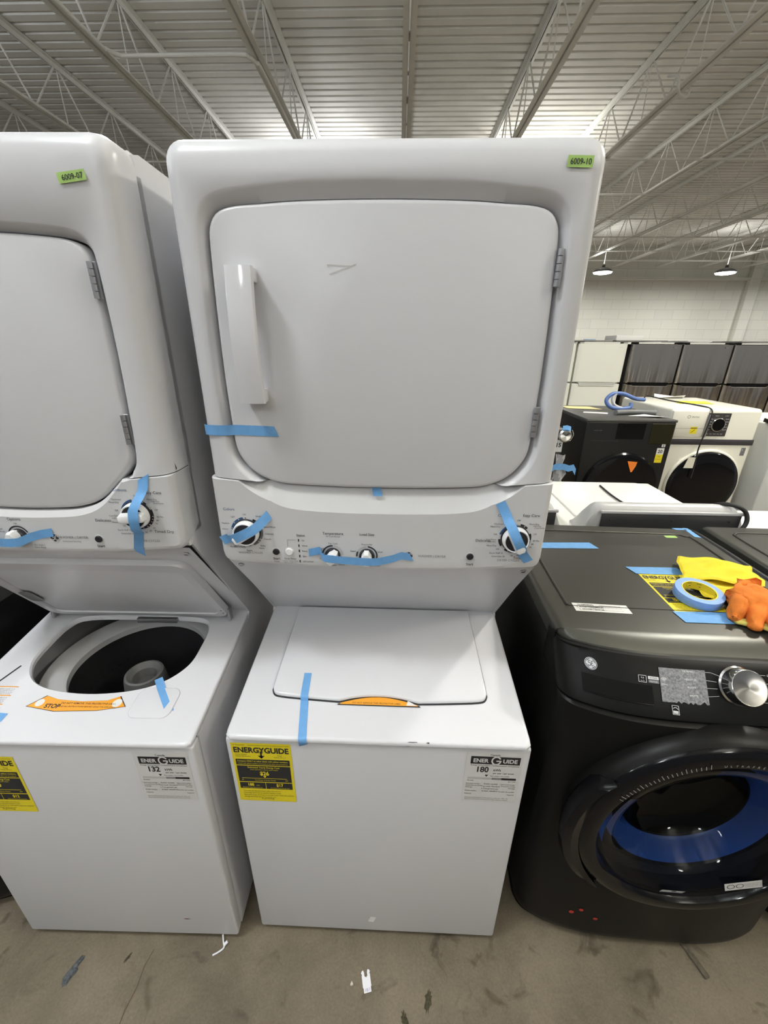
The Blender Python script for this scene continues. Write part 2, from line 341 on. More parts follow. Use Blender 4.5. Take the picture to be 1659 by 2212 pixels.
def energuide(O, U, V, w_, h_, num, parent, label):
    k = Ink(O, U, V); P_, K_, W_ = 0, 1, 2; k.vk = h_/.130; h_ = .130
    k.rect(0, -h_, w_, 0, P_, 0)
    k.text('Canada', w_*.5, -.0085, .0075, K_); k.rect(.010, -.030, w_-.006, -.0105, K_)
    k.text('ENER', .016, -.0255, .0135, W_, 'l', .03, width=.034); k.text('UIDE', w_-.012, -.0255, .0135, W_, 'r', .03, width=.032)
    k.arc(w_*.53, -.0205, .0095, .0034, .5, 2*PI-.1, W_, 2); k.rect(w_*.53, -.0225, w_*.53+.011, -.0195, W_, 2)
    k.text('Energy consumption / Consommation \u00e9nerg\u00e9tique', w_*.52, -.0345, .0046, K_, width=w_*.86)
    k.text(num, .040, -.0505, .0195, K_, 'c', .03); k.text('kWh', .064, -.0475, .0085, K_, 'l', .015); k.text('per year / par ann\u00e9e', .064, -.0545, .0058, K_, 'l', .005)
    k.poly([(.046, -.0575), (.054, -.0575), (.050, -.0635)], K_); k.text('This model / Ce mod\u00e8le', .058, -.0620, .0045, K_, 'l')
    for i in range(10): k.rect(.008+(w_-.016)*i/10, -.0705, .008+(w_-.016)*(i+1)/10+.0001, -.0650, 3 if i < 5 else (4 if i < 7 else K_), 1)
    k.text('95 kWh', .008, -.0755, .0045, K_, 'l'); k.text('801 kWh', w_-.008, -.0755, .0045, K_, 'r')
    for i, t in enumerate(('Uses least energy /', 'Consomme le moins', "d'\u00e9nergie")): k.text(t, .006, -.0835-.005*i, .0044, K_, 'l')
    for i, t in enumerate(('Uses most energy /', 'Consomme le plus', "d'\u00e9nergie")): k.text(t, w_-.006, -.0835-.005*i, .0044, K_, 'r')
    for i, t in enumerate(('Similar models', 'Top Load, Standard', '\u00e0 Chargement par', 'le haut, standard')): k.text(t, w_*.5, -.0835-.0065*i, .0054, K_)
    for i, t in enumerate(('Model number', 'Capacity')): k.text(t, .006, -.1035-.008*i, .0046, K_, 'l'); k.text(('Num\u00e9ro du mod\u00e8le', 'Capacit\u00e9')[i], w_-.006, -.1035-.008*i, .0046, K_, 'r')
    k.text('Removal of this label before first retail purchase is an offence (S.C. 1992, c. 36).', w_*.46, -.1220, .0035, K_, width=w_*.8)
    k.text("Enlever cette \u00e9tiquette avant le premier achat au d\u00e9tail constitue une infraction.", w_*.46, -.1265, .0035, K_, width=w_*.8)
    return k.out('efficiency_sticker', [label_w, ink_k, label_w, mat('ramp_light', (.5, .5, .5), .6), mat('ramp_mid', (.25, .25, .25), .6)], parent, label)

def big_knob(parent, x, y, z, bar_deg, r=.027, name='knob', label=None):
    """rotary knob facing -y"""
    mt = Matrix.Translation((x, y, z)) @ Matrix.Rotation(PI/2, 4, 'X')
    k = G(); k.lathe([(r, 0), (r*1.0, .006), (r*.96, .016), (r*.90, .0185), (r*.84, .0178), (r*.81, .0165)], 48, mt)
    kn = k.out(name, knob_w, parent)
    if label: kn['label'] = label
    d = G(); d.lathe([(r*.82, .0172), (.0001, .0172)], 40, mt)
    d.lathe([(r*1.07, 0), (r*1.07, .0035), (r, .0045)], 48, mt)
    d.out('knob_face', knob_k, kn)
    a = math.radians(bar_deg)
    g = G(); mt2 = Matrix.Translation((x, y, z)) @ Matrix.Rotation(-a, 4, 'Y') @ Matrix.Rotation(PI/2, 4, 'X')
    poly = [(-.97*r, -.22*r), (-.80*r, -.36*r), (.80*r, -.36*r), (.97*r, -.22*r), (.97*r, .22*r), (.80*r, .36*r), (-.80*r, .36*r), (-.97*r, .22*r)]
    n = len(poly)
    rs = [[mt2 @ Vector((u*s, v*s2, h)) for u, v in poly] for s, s2, h in ((1, 1.12, .0165), (1, 1.05, .019), (.98, .95, .0255), (.93, .75, .0272), (.85, .6, .0278))]
    g.rings(rs, cap1=True); g.out('knob_grip', knob_w, kn)
    return kn
def small_knob(parent, x, y, z, point_deg, r=.0165):
    mt = Matrix.Translation((x, y, z)) @ Matrix.Rotation(PI/2, 4, 'X')
    k = G(); k.lathe([(r, 0), (r, .007), (r*.93, .009)], 40, mt, cap1=True)
    kn = k.out('knob', knob_k, parent)
    g = G(); a = math.radians(point_deg-90); mt2 = Matrix.Translation((x, y, z)) @ Matrix.Rotation(-a, 4, 'Y') @ Matrix.Rotation(PI/2, 4, 'X')
    poly = [(-.35*r, -.95*r), (.35*r, -.95*r), (.72*r, -.3*r), (.62*r, .45*r), (.28*r, .98*r), (-.28*r, .98*r), (-.62*r, .45*r), (-.72*r, -.3*r)]
    rs = [[mt2 @ Vector((u*s, v*s, h)) for u, v in poly] for s, h in ((1, .007), (1, .019), (.93, .023), (.8, .0245))]
    g.rings(rs, cap1=True); g.out('knob_grip', knob_w, kn)
    g = G(); g.box(-.0006, .0006, -.95*r, -.1*r, .0243, .0250, mt=mt2); 
    return kn

# ------------------------------------------------------------------ stacked laundry centre
def laundry_center(root, W, door_half, seam, zbot, hood_pts, scoop, pocket, lid_open):
    hw = W/2; DY = .133; ZT = 1.912
    door = [(x, z) for x, z in door_half]+[(-x, z) for x, z in door_half[::-1] if abs(x) > 1e-6]
    door = [(v.x, v.y) for v in catmull(door, 4)]
    ctr = (0.0, 1.60)
    def doorr(a, grow=0): return cast(door, ctr, a)+grow
    # lower washer panel
    g = G(); g.box(-hw, hw, 0, .03, .022, .8005, .006, 3); fp = g.out('washer_front_panel', enamel, root)
    # side sheets in the profile of the machine
    prof = [(.031, .022), (.031, .800), (.41, .846), (.20, zbot+.035), (.20, 1.90), (.78, 1.90), (.78, .022)]
    prof = [(.031, .022), (.031, .800), (.395, .846), (.405, .866), (.158, zbot+.012), (.170, zbot+.03), (.201, zbot+.045), (.201, ZT-.012), (.22, ZT-.006), (.775, ZT-.008), (.78, ZT-.02), (.78, .022)]
    for s in (-1, 1):
        g = G(); g.prism(prof, 'x', s*hw, s*(hw-.006)); g.box(min(s*(hw-.055), s*(hw-.001)), max(s*(hw-.055), s*(hw-.001)), .153, .215, zbot+.008, zbot+.06, .003, 1); g.out('side_panel', enamel, root)
    g = G(); g.box(-hw+.006, hw-.006, .2, .779, ZT-.02, ZT-.006, .002); g.out('top_panel', enamel, root)
    g = G(); g.box(-hw+.006, hw-.006, .770, .779, .03, ZT-.02); g.out('back_panel', enamel, root)
    for sx in (-1, 1):
        for sy in (.04, .72):
            g = G(); g.lathe([(.018, 0), (.018, .012), (.007, .014), (.007, .05)], 16, Matrix.Translation((sx*(hw-.045), sy, 0)), cap0=True); g.out('levelling_foot', rubber, root)
    # deck
    zd = lambda y: .8135+.12*y
    out = rrect(-hw+.002, hw-.002, -.004, .425, .014)
    cd = (0, .235); NN = 220; A = [2*PI*k/NN for k in range(NN)]
    def outl(inset, dz): 
        r = []
        for a in A:
            d = cast(out, cd, a); x, y = cd[0]+math.cos(a)*d, cd[1]+math.sin(a)*d
            x -= max(-1, min(1, x/(hw*.9)*3))*inset if abs(x) > hw-.06 else 0
            if y < .03: y += inset
            r.append(Vector((x, y, zd(y)+dz)))
        return r
    rs = [outl(.004, -.0098), outl(0, -.0095), outl(0, -.0045), outl(.0015, -.0018), outl(.004, -.0005), outl(.008, 0)]
    if lid_open:
        op = [(v.x, v.y) for v in catmull([(-.212, .27), (-.205, .205), (-.165, .155), (-.10, .128), (0, .118), (.10, .128), (.165, .155), (.205, .205), (.212, .27), (.205, .34), (.165, .372), (0, .378), (-.165, .372), (-.205, .34)], 5)]
        op2 = lambda g_, z_: [Vector((cd[0]+math.cos(a)*(cast(op, cd, a)+g_), cd[1]+math.sin(a)*(cast(op, cd, a)+g_), zd(cd[1]+math.sin(a)*(cast(op, cd, a)+g_))+z_)) for a in A]
        rs += [op2(.012, 0), op2(.004, .0015), op2(0, -.003), op2(-.001, -.012)]
        g = G(); g.rings(rs); dkk = g.out('washer_deck', enamel_gloss, root)
        bc = (0.005, .305)
        def circ(r, z, cx=bc[0], cy=bc[1]): return [Vector((cx+r*math.cos(a), cy+r*math.sin(a), z)) for a in A]
        g = G(); g.rings([circ(.238, .745), circ(.238, .768), circ(.234, .771), circ(.182, .765), circ(.176, .760), circ(.176, .742)]); tc_ = g.out('tub_cover', plastic_w, root); tc_.data.materials[0] = plastic_w
        g = G(); g.rings([circ(.235, .752), circ(.23, .735), circ(.20, .745), circ(.197, .72), circ(.215, .66), circ(.218, .52), circ(.205, .46), circ(.06, .445), circ(.05, .50)], cap1=True)
        bk = g.out('wash_basket', steel, root)
        g = G()
        for i in range(60):
            a = i*2.399; zz = .50+.20*((i*.618) % 1); rr = .2155
            g.lathe([(.0045, 0), (.001, .0006)], 8, Matrix.Translation((bc[0]+rr*math.cos(a), bc[1]+rr*math.sin(a), zz)) @ Matrix.Rotation(a+PI/2, 4, 'Z') @ Matrix.Rotation(PI/2, 4, 'X'), cap1=True)
        g.out('drain_holes', gap_k, bk)
        g = G(); g.rings([circ(.11, .46), circ(.075, .52), circ(.062, .64), circ(.055, .700), circ(.052, .712), circ(.046, .714), circ(.033, .700), circ(.031, .67)], cap1=True); ag = g.out('agitator', tub_g, root)
        for i in range(4):
            a = i*PI/2+.4; g = G(); d = Vector((math.cos(a), math.sin(a), 0)); s_ = Vector((-d.y, d.x, 0))*.006; b0 = Vector((bc[0], bc[1], 0))
            g.grid([[b0+d*.05+s_+Vector((0, 0, .47)), b0+d*.15+s_+Vector((0, 0, .47)), b0+d*.15-s_+Vector((0, 0, .47))], [b0+d*.05+s_+Vector((0, 0, .66)), b0+d*.10+s_+Vector((0, 0, .56)), b0+d*.10-s_+Vector((0, 0, .56))]]); g.out('agitator_vane', tub_g, ag)
        # dispenser tray front right of opening, shallow
        g = slab(rrect(.125, .225, .055, .135, .02), lambda u, v, h: Vector((u, v, zd(v)+.003+h)), .004, .002); g.out('bleach_dispenser', enamel_gloss, root)
        # back lip and lid switch
        g = G(); g.box(-.02, .10, .365, .377, zd(.37)-.012, zd(.37)+.002, .002); g.out('lid_latch_plate', zinc, root)
        k = Ink((0, .0, zd(0)), (1, 0, 0), (0, 1, .12))
        # orange warning crescent and side notices
        k.O = Vector((0, .010, zd(.010)))
        o0 = [(-.125, .070), (-.095, .100), (-.06, .090), (0, .086), (.06, .090), (.085, .102), (.112, .074), (.05, .062), (-.05, .058)]
        k.poly(o0, 1, 1); k.poly([(x*.975, y*.94+.0048) for x, y in o0], 0, 2)
        k.text('STOP', -.062, .067, .015, 1, 'c', .03, lay=3); k.text('DO NOT REMOVE THIS PROTECTIVE LABEL', .02, .078, .0068, 1, lay=3, bold=.01); k.text('READ ALL INSTRUCTIONS BEFORE USING THE APPLIANCE', .02, .070, .0052, 1, lay=3)
        k.dot(-.098, .080, .010, 2, 3); k.dot(.086, .083, .011, 2, 3)
        k.out('stop_label', [orange_s, ink_k, paper], dkk, 'orange and black printed warning label')
        k = Ink((-.255, .09, zd(.09)), (1, 0, 0), (0, 1, .12))
        for i in range(3):
            k.rect(-.03, .040-.024*i, .072, .0425-.024*i, 0, 2)
            for j in range(4): k.text('Never reach into the basket while it is turning. Keep lid closed.'[j:40+j], -.028, .034-.0045*j-.024*i, .0040, 1, 'l', width=.096)
        k.out('caution_print', [orange_s, ink_g], dkk, 'orange ruled caution notices printed in grey')
        k = Ink((-.235, .165, zd(.165)), (.35, 1, .12), (-1, .35, 0)); k.rect(-.03, 0, .03, .009, 0); k.out('deck_slot', [ink_k], dkk)
    else:
        g = G(); g.rings(rs, cap1=True); dkk = g.out('washer_deck', enamel_gloss, root)
    # underside sloping panel (with pocket for the open lid)
    y0, z0, y1, z1 = .415, .861, .150, zbot+.006
    Lh = math.hypot(y1-y0, z1-z0); dv = ((y1-y0)/Lh, (z1-z0)/Lh); nv = (dv[1], -dv[0])  # inward (+y,...)
    rows = []; NU, NV = 60, 34
    def ss_(t): t = max(0, min(1, t)); return t*t*(3-2*t)
    for j in range(NV+1):
        v = Lh*j/NV; row = []
        for i in range(NU+1):
            u = -hw+.004+(W-.008)*i/NU; d = 0.0
            if pocket:
                # distance inside a rounded rectangle
                pw, ph, rr = .248, Lh-.085, .06
                qx, qy = abs(u)-(pw-rr), max(v-(ph-rr), 0)
                di = rr-math.hypot(max(qx, 0), qy) if (qx > 0 or qy > 0) else rr
                d = .038*ss_(di/.03)
            d -= .004*math.sin(PI*j/NV)*0
            row.append(Vector((u, y0+dv[0]*v+nv[0]*d, z0+dv[1]*v+nv[1]*d)))
        rows.append(row)
    g = G(); g.grid(rows); us = g.out('underside_panel', enamel, root, 50)
    for s in (-1, 1):
        g = G(); c = Vector((s*(hw-.022), y0+dv[0]*(Lh-.028)-nv[0]*.001, z0+dv[1]*(Lh-.028)-nv[1]*.001))
        zax = Vector((0, -nv[0], -nv[1])); q = zax.to_track_quat('Z', 'Y').to_matrix().to_4x4()
        g.lathe([(.006, 0), (.006, .002), (.004, .003)], 16, Matrix.Translation(c) @ q, cap1=True); g.box(-.004, .004, -.0007, .0007, .003, .0034, mt=Matrix.Translation(c) @ q, mi=1); g.out('screw', [zinc, ink_k], us)
    # lid
    if not lid_open:
        lo = catmull([(-.262, .118), (-.254, .104), (-.235, .098), (-.17, .093), (-.105, .0895), (-.092, .0895), (-.065, .097), (-.03, .1025), (0, .104), (.03, .1025), (.065, .097), (.092, .0895), (.105, .0895), (.17, .093), (.235, .098), (.254, .104), (.262, .118)], 4, False)
        lo = [(v.x, v.y) for v in lo]+[(.262, .15), (.2605, .3), (.2575, .404), (-.2575, .404), (-.2605, .3), (-.262, .15)]
        g = slab(lo, lambda u, v, h: Vector((u, v, zd(v)+.0105+h)), .0095, .005, seg=4); g.out('washer_lid', enamel_gloss, root)
        o2 = [(x*1.008, y-(.0022 if y < .2 else -.003)) for x, y in lo]
        g = slab(o2, lambda u, v, h: Vector((u, v, zd(v)+.0008+h)), .0005, .0001); g.out('lid_seam', gap_k, root)
        k = Ink((0, 0, zd(0)+.0012), (1, 0, 0), (0, 1, .12))
        c = [(-.092, .084), (.094, .084)]+[(.092-.184*i/12, .087+.018*math.sin(PI*i/12)) for i in range(13)]
        k.poly([(-.098, .0815), (.1, .0815)]+[(.098-.196*i/12, .0845+.022*math.sin(PI*i/12)) for i in range(13)], 1, 1); k.poly(c, 0, 2); k.poly([(.066, .085), (.092, .085), (.07, .098)], 2, 3)
        k.text('DO NOT REMOVE THIS PROTECTIVE LABEL', -.005, .0865, .006, 1, lay=3)
        k.out('stop_label', [orange_s, ink_k, paper], dkk, 'orange warning label showing through the lid notch')
    else:
        # open lid leaning back: hinge line at (y .368,z .868), direction 57 deg
        hy, hz = .366, .874; ca, sa = -.555, .832; nn = Vector((0, -sa, ca))  # faces camera/down-front
        P = lambda u, v, h: Vector((u, hy+ca*v, hz+sa*v))+nn*h
        po = rrect(-.262, .262, 0, .335, .03, 5)
        g = slab(po, lambda u, v, h: P(u, v, h-.004), .016, .003); ld = g.out('washer_lid', enamel, root)
        rim = [Vector((u, v, 0)) for u, v in rrect(-.262, .262, 0, .335, .03, 5)]; rin = [Vector((u, v, 0)) for u, v in rrect(-.238, .238, .02, .300, .022, 5)]
        g = G(); g.rings([[P(v.x, v.y, -.005) for v in rim], [P(v.x*.995, .1675+(v.y-.1675)*.993, .0015) for v in rim], [P(v.x*1.01, .16+(v.y-.16)*1.01, .0015) for v in rin], [P(v.x, v.y, -.0035) for v in rin]]); g.out('lid_rim', enamel, ld)
        # striker hook and recess at the left end
        g = G()
        fr = [(-.30, .20), (-.262, .20), (-.262, .245), (-.30, .245)]
        sk = P(-.245, .27, .0)
        def bar(x0, x1, z0_, z1_): g.box(sk.x+x0, sk.x+x1, sk.y-.012, sk.y-.008, sk.z+z0_, sk.z+z1_, .001, 1)
        bar(-.018, .018, -.052, -.042); bar(-.018, -.010, -.043, -.012); bar(.010, .018, -.043, -.012); bar(-.018, .018, -.018, .002)
        g.out('lid_striker', plastic_w, ld)
        g = slab(rrect(-.252, -.215, .10, .165, .012), lambda u, v, h: P(u, v, .0016+h), .001, .0005); g.out('lid_pad', tub_g, ld)
        for s in (-1, 1):
            g = G(); g.box(s*.262-.004, s*.262+.004, hy-.008, hy+.012, hz-.012, hz+.03, .002); g.out('lid_hinge', zinc, ld)
        k = Ink(P(.252, .03, .002), (-1, 0, 0), (0, ca, sa)); k.dot(0, 0, .003, 0); k.dot(0, .02, .003, 0); k.out('hinge_screws', [ink_k], ld)
    # ---- dryer front shell (horseshoe around the door)
    outer = rrect(-hw, hw, .9, ZT, .030, 8)
    outer = [(x, z+(.003*(1-(x/hw)**2) if z > 1.85 else 0)) for x, z in outer]
    def xin(zv, grow):  # |x| of door outline at height zv on the lower curve
        lo_, hi_ = 0.0, hw
        best = max([abs(x) for x, z in door if abs(z-zv) < .006] or [hw*.8]); return best+grow
    a_out = math.atan2(seam-ctr[1], -hw) % (2*PI); a_in = math.atan2(seam-.010-ctr[1], -xin(seam-.010, .004)) % (2*PI)
    n = 260
    def angs(k_in):
        a0 = a_out+(a_in-a_out)*k_in; res = []
        for i in range(n+1):
            t = i/n; base = a_out+( (PI-a_out)-a_out )*t  # from lower left over the top to lower right
            base = a_out-( (a_out-PI/2)*2 )*t
            w0 = max(0, 1-t/.10); w1 = max(0, 1-(1-t)/.10)
            res.append(base+(a0-a_out)*w0-(a0-a_out)*w1)
        return res
    def hoodg(x, z):
        return hood_pts[0]*max(0, 1-(x/(hw*.93))**4) if z > ctr[1] else 0
    XI = xin(seam-.010, .004)
    zb_line = lambda x: seam-.010*max(0, min(1, (hw-abs(x))/(hw-XI)))
    def outer_i(p):
        o = rrect(-hw+p, hw-p, .9, ZT-p*1.5, max(.03-p*.5, .012), 8); return [(x, z+(.003*(1-(x/hw)**2) if z > 1.8 else 0)) for x, z in o]
    def loop(kind, p, y, k_in):
        r = []; oo = outer_i(p) if kind == 'o' else None
        for a in angs(k_in):
            d = cast(oo, ctr, a) if kind == 'o' else doorr(a)
            x, z = ctr[0]+math.cos(a)*d, ctr[1]+math.sin(a)*d
            if kind == 'i':
                top = ss_((z-1.70)/.1); lim = max(0, 1-(abs(x)/(hw*.93))**3)
                x += math.cos(a)*p; z += math.sin(a)*p*(1-top)+top*(p*.2 if p < .01 else max(p*.8, p/.018*hood_pts[0]*(.45+.55*lim)))
            r.append(Vector((x, y, z)))
        for q in (0, 1, -2, -1): r[q].z = zb_line(r[q].x)+(.0012 if q in (1, -2) else 0)
        return [Vector((v.x, v.y, max(v.z, zb_line(v.x)))) for v in r]
    hy_ = .006
    L = [loop('o', 0, .215, 0), loop('o', 0, .163, 0), loop('o', .0025, .149, 0), loop('o', .008, .139, 0), loop('o', .016, .1335, .05), loop('o', .026, .131, .1),
         loop('i', .018, .129, .85), loop('i', .0135, .1315, .92), loop('i', .008, .143, .97), loop('i', .004, .156, 1), loop('i', .003, .168, 1), loop('i', .003, .20, 1)]
    g = G(); g.grid(L); g.out('dryer_front_shell', enamel, root, 50)
    # dark sheet, its colour standing in for the shade behind the door gap
    g = G(); g.box(-hw*.86, hw*.86, .172, .176, 1.31 if pocket else 1.36, 1.84, .001, 1); g.out('door_gap_shade', gap_k, root)
    # ---- door
    def dr(g_, y): return [Vector((ctr[0]+math.cos(a)*doorr(a, g_), y, ctr[1]+math.sin(a)*doorr(a, g_))) for a in AD]
    AD = [2*PI*k/300 for k in range(300)]
    g = G(); g.rings([dr(-.004, .170), dr(0, .166), dr(0, .142), dr(-.0015, .1385), dr(-.004, .1365), dr(-.008, .1355)], cap1=True)
    dd = g.out('dryer_door', enamel, root)
    # ---- control panel
    hole = doorr
    xs = [-hw*math.cos(PI*i/150) for i in range(151)]
    ztop = []; 
    low = [(x, z) for x, z in door if z < 1.50]
    def zdoor(x):
        c = [z for (xa, za), (xb, zb_) in zip(low, low[1:]+low[:1]) if (xa-x)*(xb-x) <= 0 and abs(xa-xb) > 1e-9 for z in [za+(zb_-za)*(x-xa)/(xb-xa)]]
        return min(c) if c else 9
    cols = []
    for x in xs:
        ax = abs(x); zt = zb_line(x)-.0018
        zdr = zdoor(x)-.004; sc_on = zdr < zt; zt = min(zt, zdr)
        zb = zbot-.010+.0*ax
        zb = zbot+.014*(x/hw)**2-.004
        rr = .022; e = hw-ax
        if e < rr: zb += rr-math.sqrt(max(0, rr*rr-(rr-e)**2))
        edge = 0
        if e < .014: edge = .014-math.sqrt(max(0, .014**2-(.014-e)**2))
        cd_ = scoop[0]*max(0, 1-(ax/scoop[1])**6) if ax < scoop[1] else 0
        cd_ = max(cd_, .0012); zc = zt-cd_
        col = []
        for j in range(33):
            z = zt+(zc-zt)*j/8 if j <= 8 else zc+(zb-zc)*(j-8)/24
            y = .128
            if j < 8: y += scoop[2]*(1-j/8)*min(1, cd_/.008)
            d = z-zb
            if d < .016: y += .016-math.sqrt(max(0, .016**2-(.016-d)**2))
            col.append(Vector((x, y+edge, z)))
        cols.append([Vector((x, .205, zt))]+[Vector((x, .15 + edge, zt))]+col+[Vector((x, .17+edge, zb-.0005))])
    g = G(); g.grid(cols); 
    for s in (0, -1): c0 = cols[s]; g.grid([c0, [Vector((v.x, .21, v.z)) for v in c0]])
    cp = g.out('control_panel', plastic_w, root, 19)
    return dict(door=dd, panel=cp, deck=dkk, front=fp, zd=zd)

# ---------- middle machine
door_c = [(0, 1.831), (.126, 1.829), (.197, 1.825), (.240, 1.822), (.266, 1.814), (.279, 1.797), (.283, 1.775), (.286, 1.70), (.288, 1.58), (.286, 1.47), (.283, 1.43), (.272, 1.404), (.252, 1.381), (.225, 1.366), (.195, 1.358), (.15, 1.355), (.07, 1.3525), (0, 1.352)]
C = empty('stacked_laundry_center', (0, 0, 0), 0, 'white stacked washer and dryer in the middle, lid closed, green 6009-10 tag', 'washer dryer')
c = laundry_center(C, .683, door_c, 1.373, 1.168, (.026,), (.048, .285, .022), False, False)
def handle(door, x0, x1, z0, z1, yb):
    g = G(); rows = []; ny = 20
    for i in range(ny+1):
        t = i/ny; z = z1+(z0-z1)*t; y = yb-.034-.010*math.sin(PI*t); cx = (x1-x0)
        lean = .0*t
        rows.append([Vector((x0+cx*a, y+b, z)) for a, b in ((0, .004), (.03, .0005), (.08, 0), (.5, -.002), (.92, 0), (.97, .0005), (1, .004), (1, .010), (.9, .009), (.1, .009), (0, .010))])
    g.rings(rows, cap0=True, cap1=True)
    h = g.out('door_handle', enamel_gloss, door)
    for za, zb_ in ((z1-.022, z1), (z0, z0+.022)):
        g = G(); g.box(x0+.002, x1-.001, yb-.035, yb-.0005, za, zb_, .003); g.out('handle_mount', enamel_gloss, h)
    return h
handle(c['door'], -.2515, -.2065, 1.520, 1.735, .136)
def hinge(root, x, z0, z1, tilt=0):
    g = G(); nk = 5; 
    for i in range(nk):
        a = z0+(z1-z0)*i/nk+.0006; b = z0+(z1-z0)*(i+1)/nk-.0006; g.lathe([(.0045, a), (.0045, b)], 12, Matrix.Translation((x, .131, 0)), cap0=True, cap1=True)
    g.box(x-.001, x+.008, .134, .1365, z0, z1, .0005, 1); g.out('door_hinge', zinc, root)
hinge(C, .2865, 1.709, 1.764); hinge(C, .2855, 1.461, 1.516)
PY = .1275
def cycles_dial(k, x, z, segs, labels, r=.0315, wd=.0042):
    for a0, a1, mi in segs: k.arc(x, z, r, wd, math.radians(a0), math.radians(a1), mi, 1)
    for a, t, rr, al, s in labels:
        aa = math.radians(a); k.text(t, x+rr*math.cos(aa), z+rr*math.sin(aa)-s*.3, s, 0, al, .0)
k = Ink((0, PY, 0), (1, 0, 0), (0, 0, 1))
KX = (-.2795, 1.254); PM = [ink_k, ink_g, ink_b, ink_w, mat('ring_silver', (.5, .5, .5), .4)]
cycles_dial(k, *KX, [(100, 170, 2), (35, 62, 0), (-30, 25, 1), (-70, -35, 1), (-115, -82, 0)],
    [(92, 'Off', .039, 'c', .005), (58, 'Drain & Spin', .042, 'l', .0052), (122, 'Light', .040, 'r', .005), (152, 'Medium', .040, 'r', .005), (172, 'Heavy', .040, 'r', .005), (18, 'Speed Wash', .038, 'l', .005),
     (-6, 'Delicates', .038, 'l', .005), (-25, 'Casuals', .038, 'l', .005), (-52, 'Bulky', .041, 'l', .005), (-60, 'Items', .044, 'l', .005), (-90, 'Heavy', .044, 'c', .005), (-125, 'Medium', .044, 'r', .005)])
for a in (118, 140, 165, 48, -45): k.dot(KX[0]+.0315*math.cos(math.radians(a)), KX[1]+.0315*math.sin(math.radians(a)), .0012, 3)
k.dot(KX[0], KX[1]+.0315, .0012, 0)
k.text('Colors', -.3115, 1.302, .0085, 2); k.text('Whites', -.300, 1.2165, .0085, 0); k.text('WASHER CYCLES', -.278, 1.2025, .0068, 1)
k.out('washer_cycle_print', PM, c['panel']); k.g = G()
k.text('Start', -.2225, 1.1895, .0078, 0, bold=.01); k.text('Pause', -.2225, 1.1835, .005, 1)
k.text('Deep Rinse', -.193, 1.1905, .0055, 0); k.text('(select when using', -.193, 1.1855, .0045, 1); k.text('fabric softener)', -.193, 1.1815, .0045, 1)
k.line([(-.196, 1.221), (-.196, 1.237), (-.178, 1.237)], .0007, 1)
k.text('Status', -.167, 1.246, .0075, 0, bold=.008)
for i, t in enumerate(('On', 'Wash', 'Rinse', 'Spin', 'Lid Locked')):
    zz = 1.2365-.0125*i; k.rect(-.1735, zz-.003, -.171, zz+.003, 0); k.text(t, -.166, zz-.0018, .0052, 0, 'l')
k.out('status_print', PM, c['panel']); k.g = G()
k.text('Temperature', -.099, 1.2515, .0082, 0, bold=.004); k.text('All Cold Rinses', -.099, 1.2455, .005, 1)
k.arc(-.101, 1.204, .0215, .003, math.radians(88), math.radians(170), 0); k.arc(-.101, 1.204, .0215, .003, 0, math.radians(80), 4)
for _t, _x, _z in (('Tap Cold', -.1, 1.2290), ('Cold', -.124, 1.2165), ('Cool', -.124, 1.193), ('Colors', -.101, 1.177), ('Warm', -.083, 1.179)): k.text(_t, _x, _z, .0052, 0)
k.out('temperature_print', PM, c['panel']); k.g = G(); k.text('Load Size', -.0275, 1.2510, .0082, 0, bold=.004)
k.arc(-.028, 1.2035, .0215, .003, math.radians(-15), math.radians(85), 0); k.arc(-.028, 1.2035, .0215, .003, math.radians(88), math.radians(155), 4); k.arc(-.028, 1.2035, .0215, .003, math.radians(155), math.radians(185), 0)
k.text('Precise Fill', -.028, 1.2285, .0052, 0); k.text('Super', -.057, 1.2125, .0052, 0); k.text('Small', .0, 1.2115, .0052, 0); k.text('Large', -.048, 1.181, .0052, 0); k.text('Medium', -.007, 1.1795, .0052, 0)
k.out('load_size_print', PM, c['panel']); k.g = G()
k.dot(.0605, 1.206, .0098, 0, 1); k.script(.0605, 1.206, .0098, 3, 0, 2)
k.out('badge_print', PM, c['panel']); k.g = G(); k.text('WASHER | DRYER', .110, 1.2035, .0075, 1); k.out('name_print', PM, c['panel']); k.g = G()
k.text('Start', .191, 1.1865, .0078, 0, bold=.01)
k.out('start_print', PM, c['panel']); k.g = G()
KR = (.278, 1.2525)
segs = [(100, 165, 2), (45, 75, 0), (-45, 20, 0), (-125, -50, 0), (185, 215, 0)]
labs = [(85, 'Off', .040, 'c', .005), (52, 'More Dry', .041, 'l', .005), (40, 'Less Dry', .044, 'l', .0044), (33, 'Cool Down', .044, 'l', .0044), (15, 'Off', .038, 'l', .005), (-8, '90 Min.', .038, 'l', .005), (-20, '80', .038, 'l', .005), (-32, '70', .038, 'l', .005),
        (130, 'Optimum', .041, 'r', .005), (142, 'More Dry', .041, 'r', .005), (168, 'Off', .038, 'r', .005), (186, 'Cool Down', .038, 'r', .0044), (193, 'Less Dry', .039, 'r', .0044), (207, 'More Dry', .040, 'r', .005),
        (222, 'Off', .039, 'r', .005), (240, 'Quick Fluff 10', .041, 'r', .005), (250, 'Dewrinkle 20', .046, 'r', .005), (268, '30', .041, 'c', .005), (285, '40', .041, 'c', .005), (300, '50', .041, 'c', .005)]
cycles_dial(k, *KR, segs, labs)
for a in (58, -8, -20, -32, -60, -78, -95, -110): k.dot(KR[0]+.0315*math.cos(math.radians(a)), KR[1]+.0315*math.sin(math.radians(a)), .0011, 3)
k.text('Cottons', .252, 1.300, .0085, 2); k.text('Easy Care', .305, 1.301, .0085, 0); k.text('Delicates', .214, 1.243, .0085, 0); k.text('Timed Dry', .299, 1.204, .0085, 0); k.text('DRYER CYCLES', .271, 1.1985, .0068, 1)
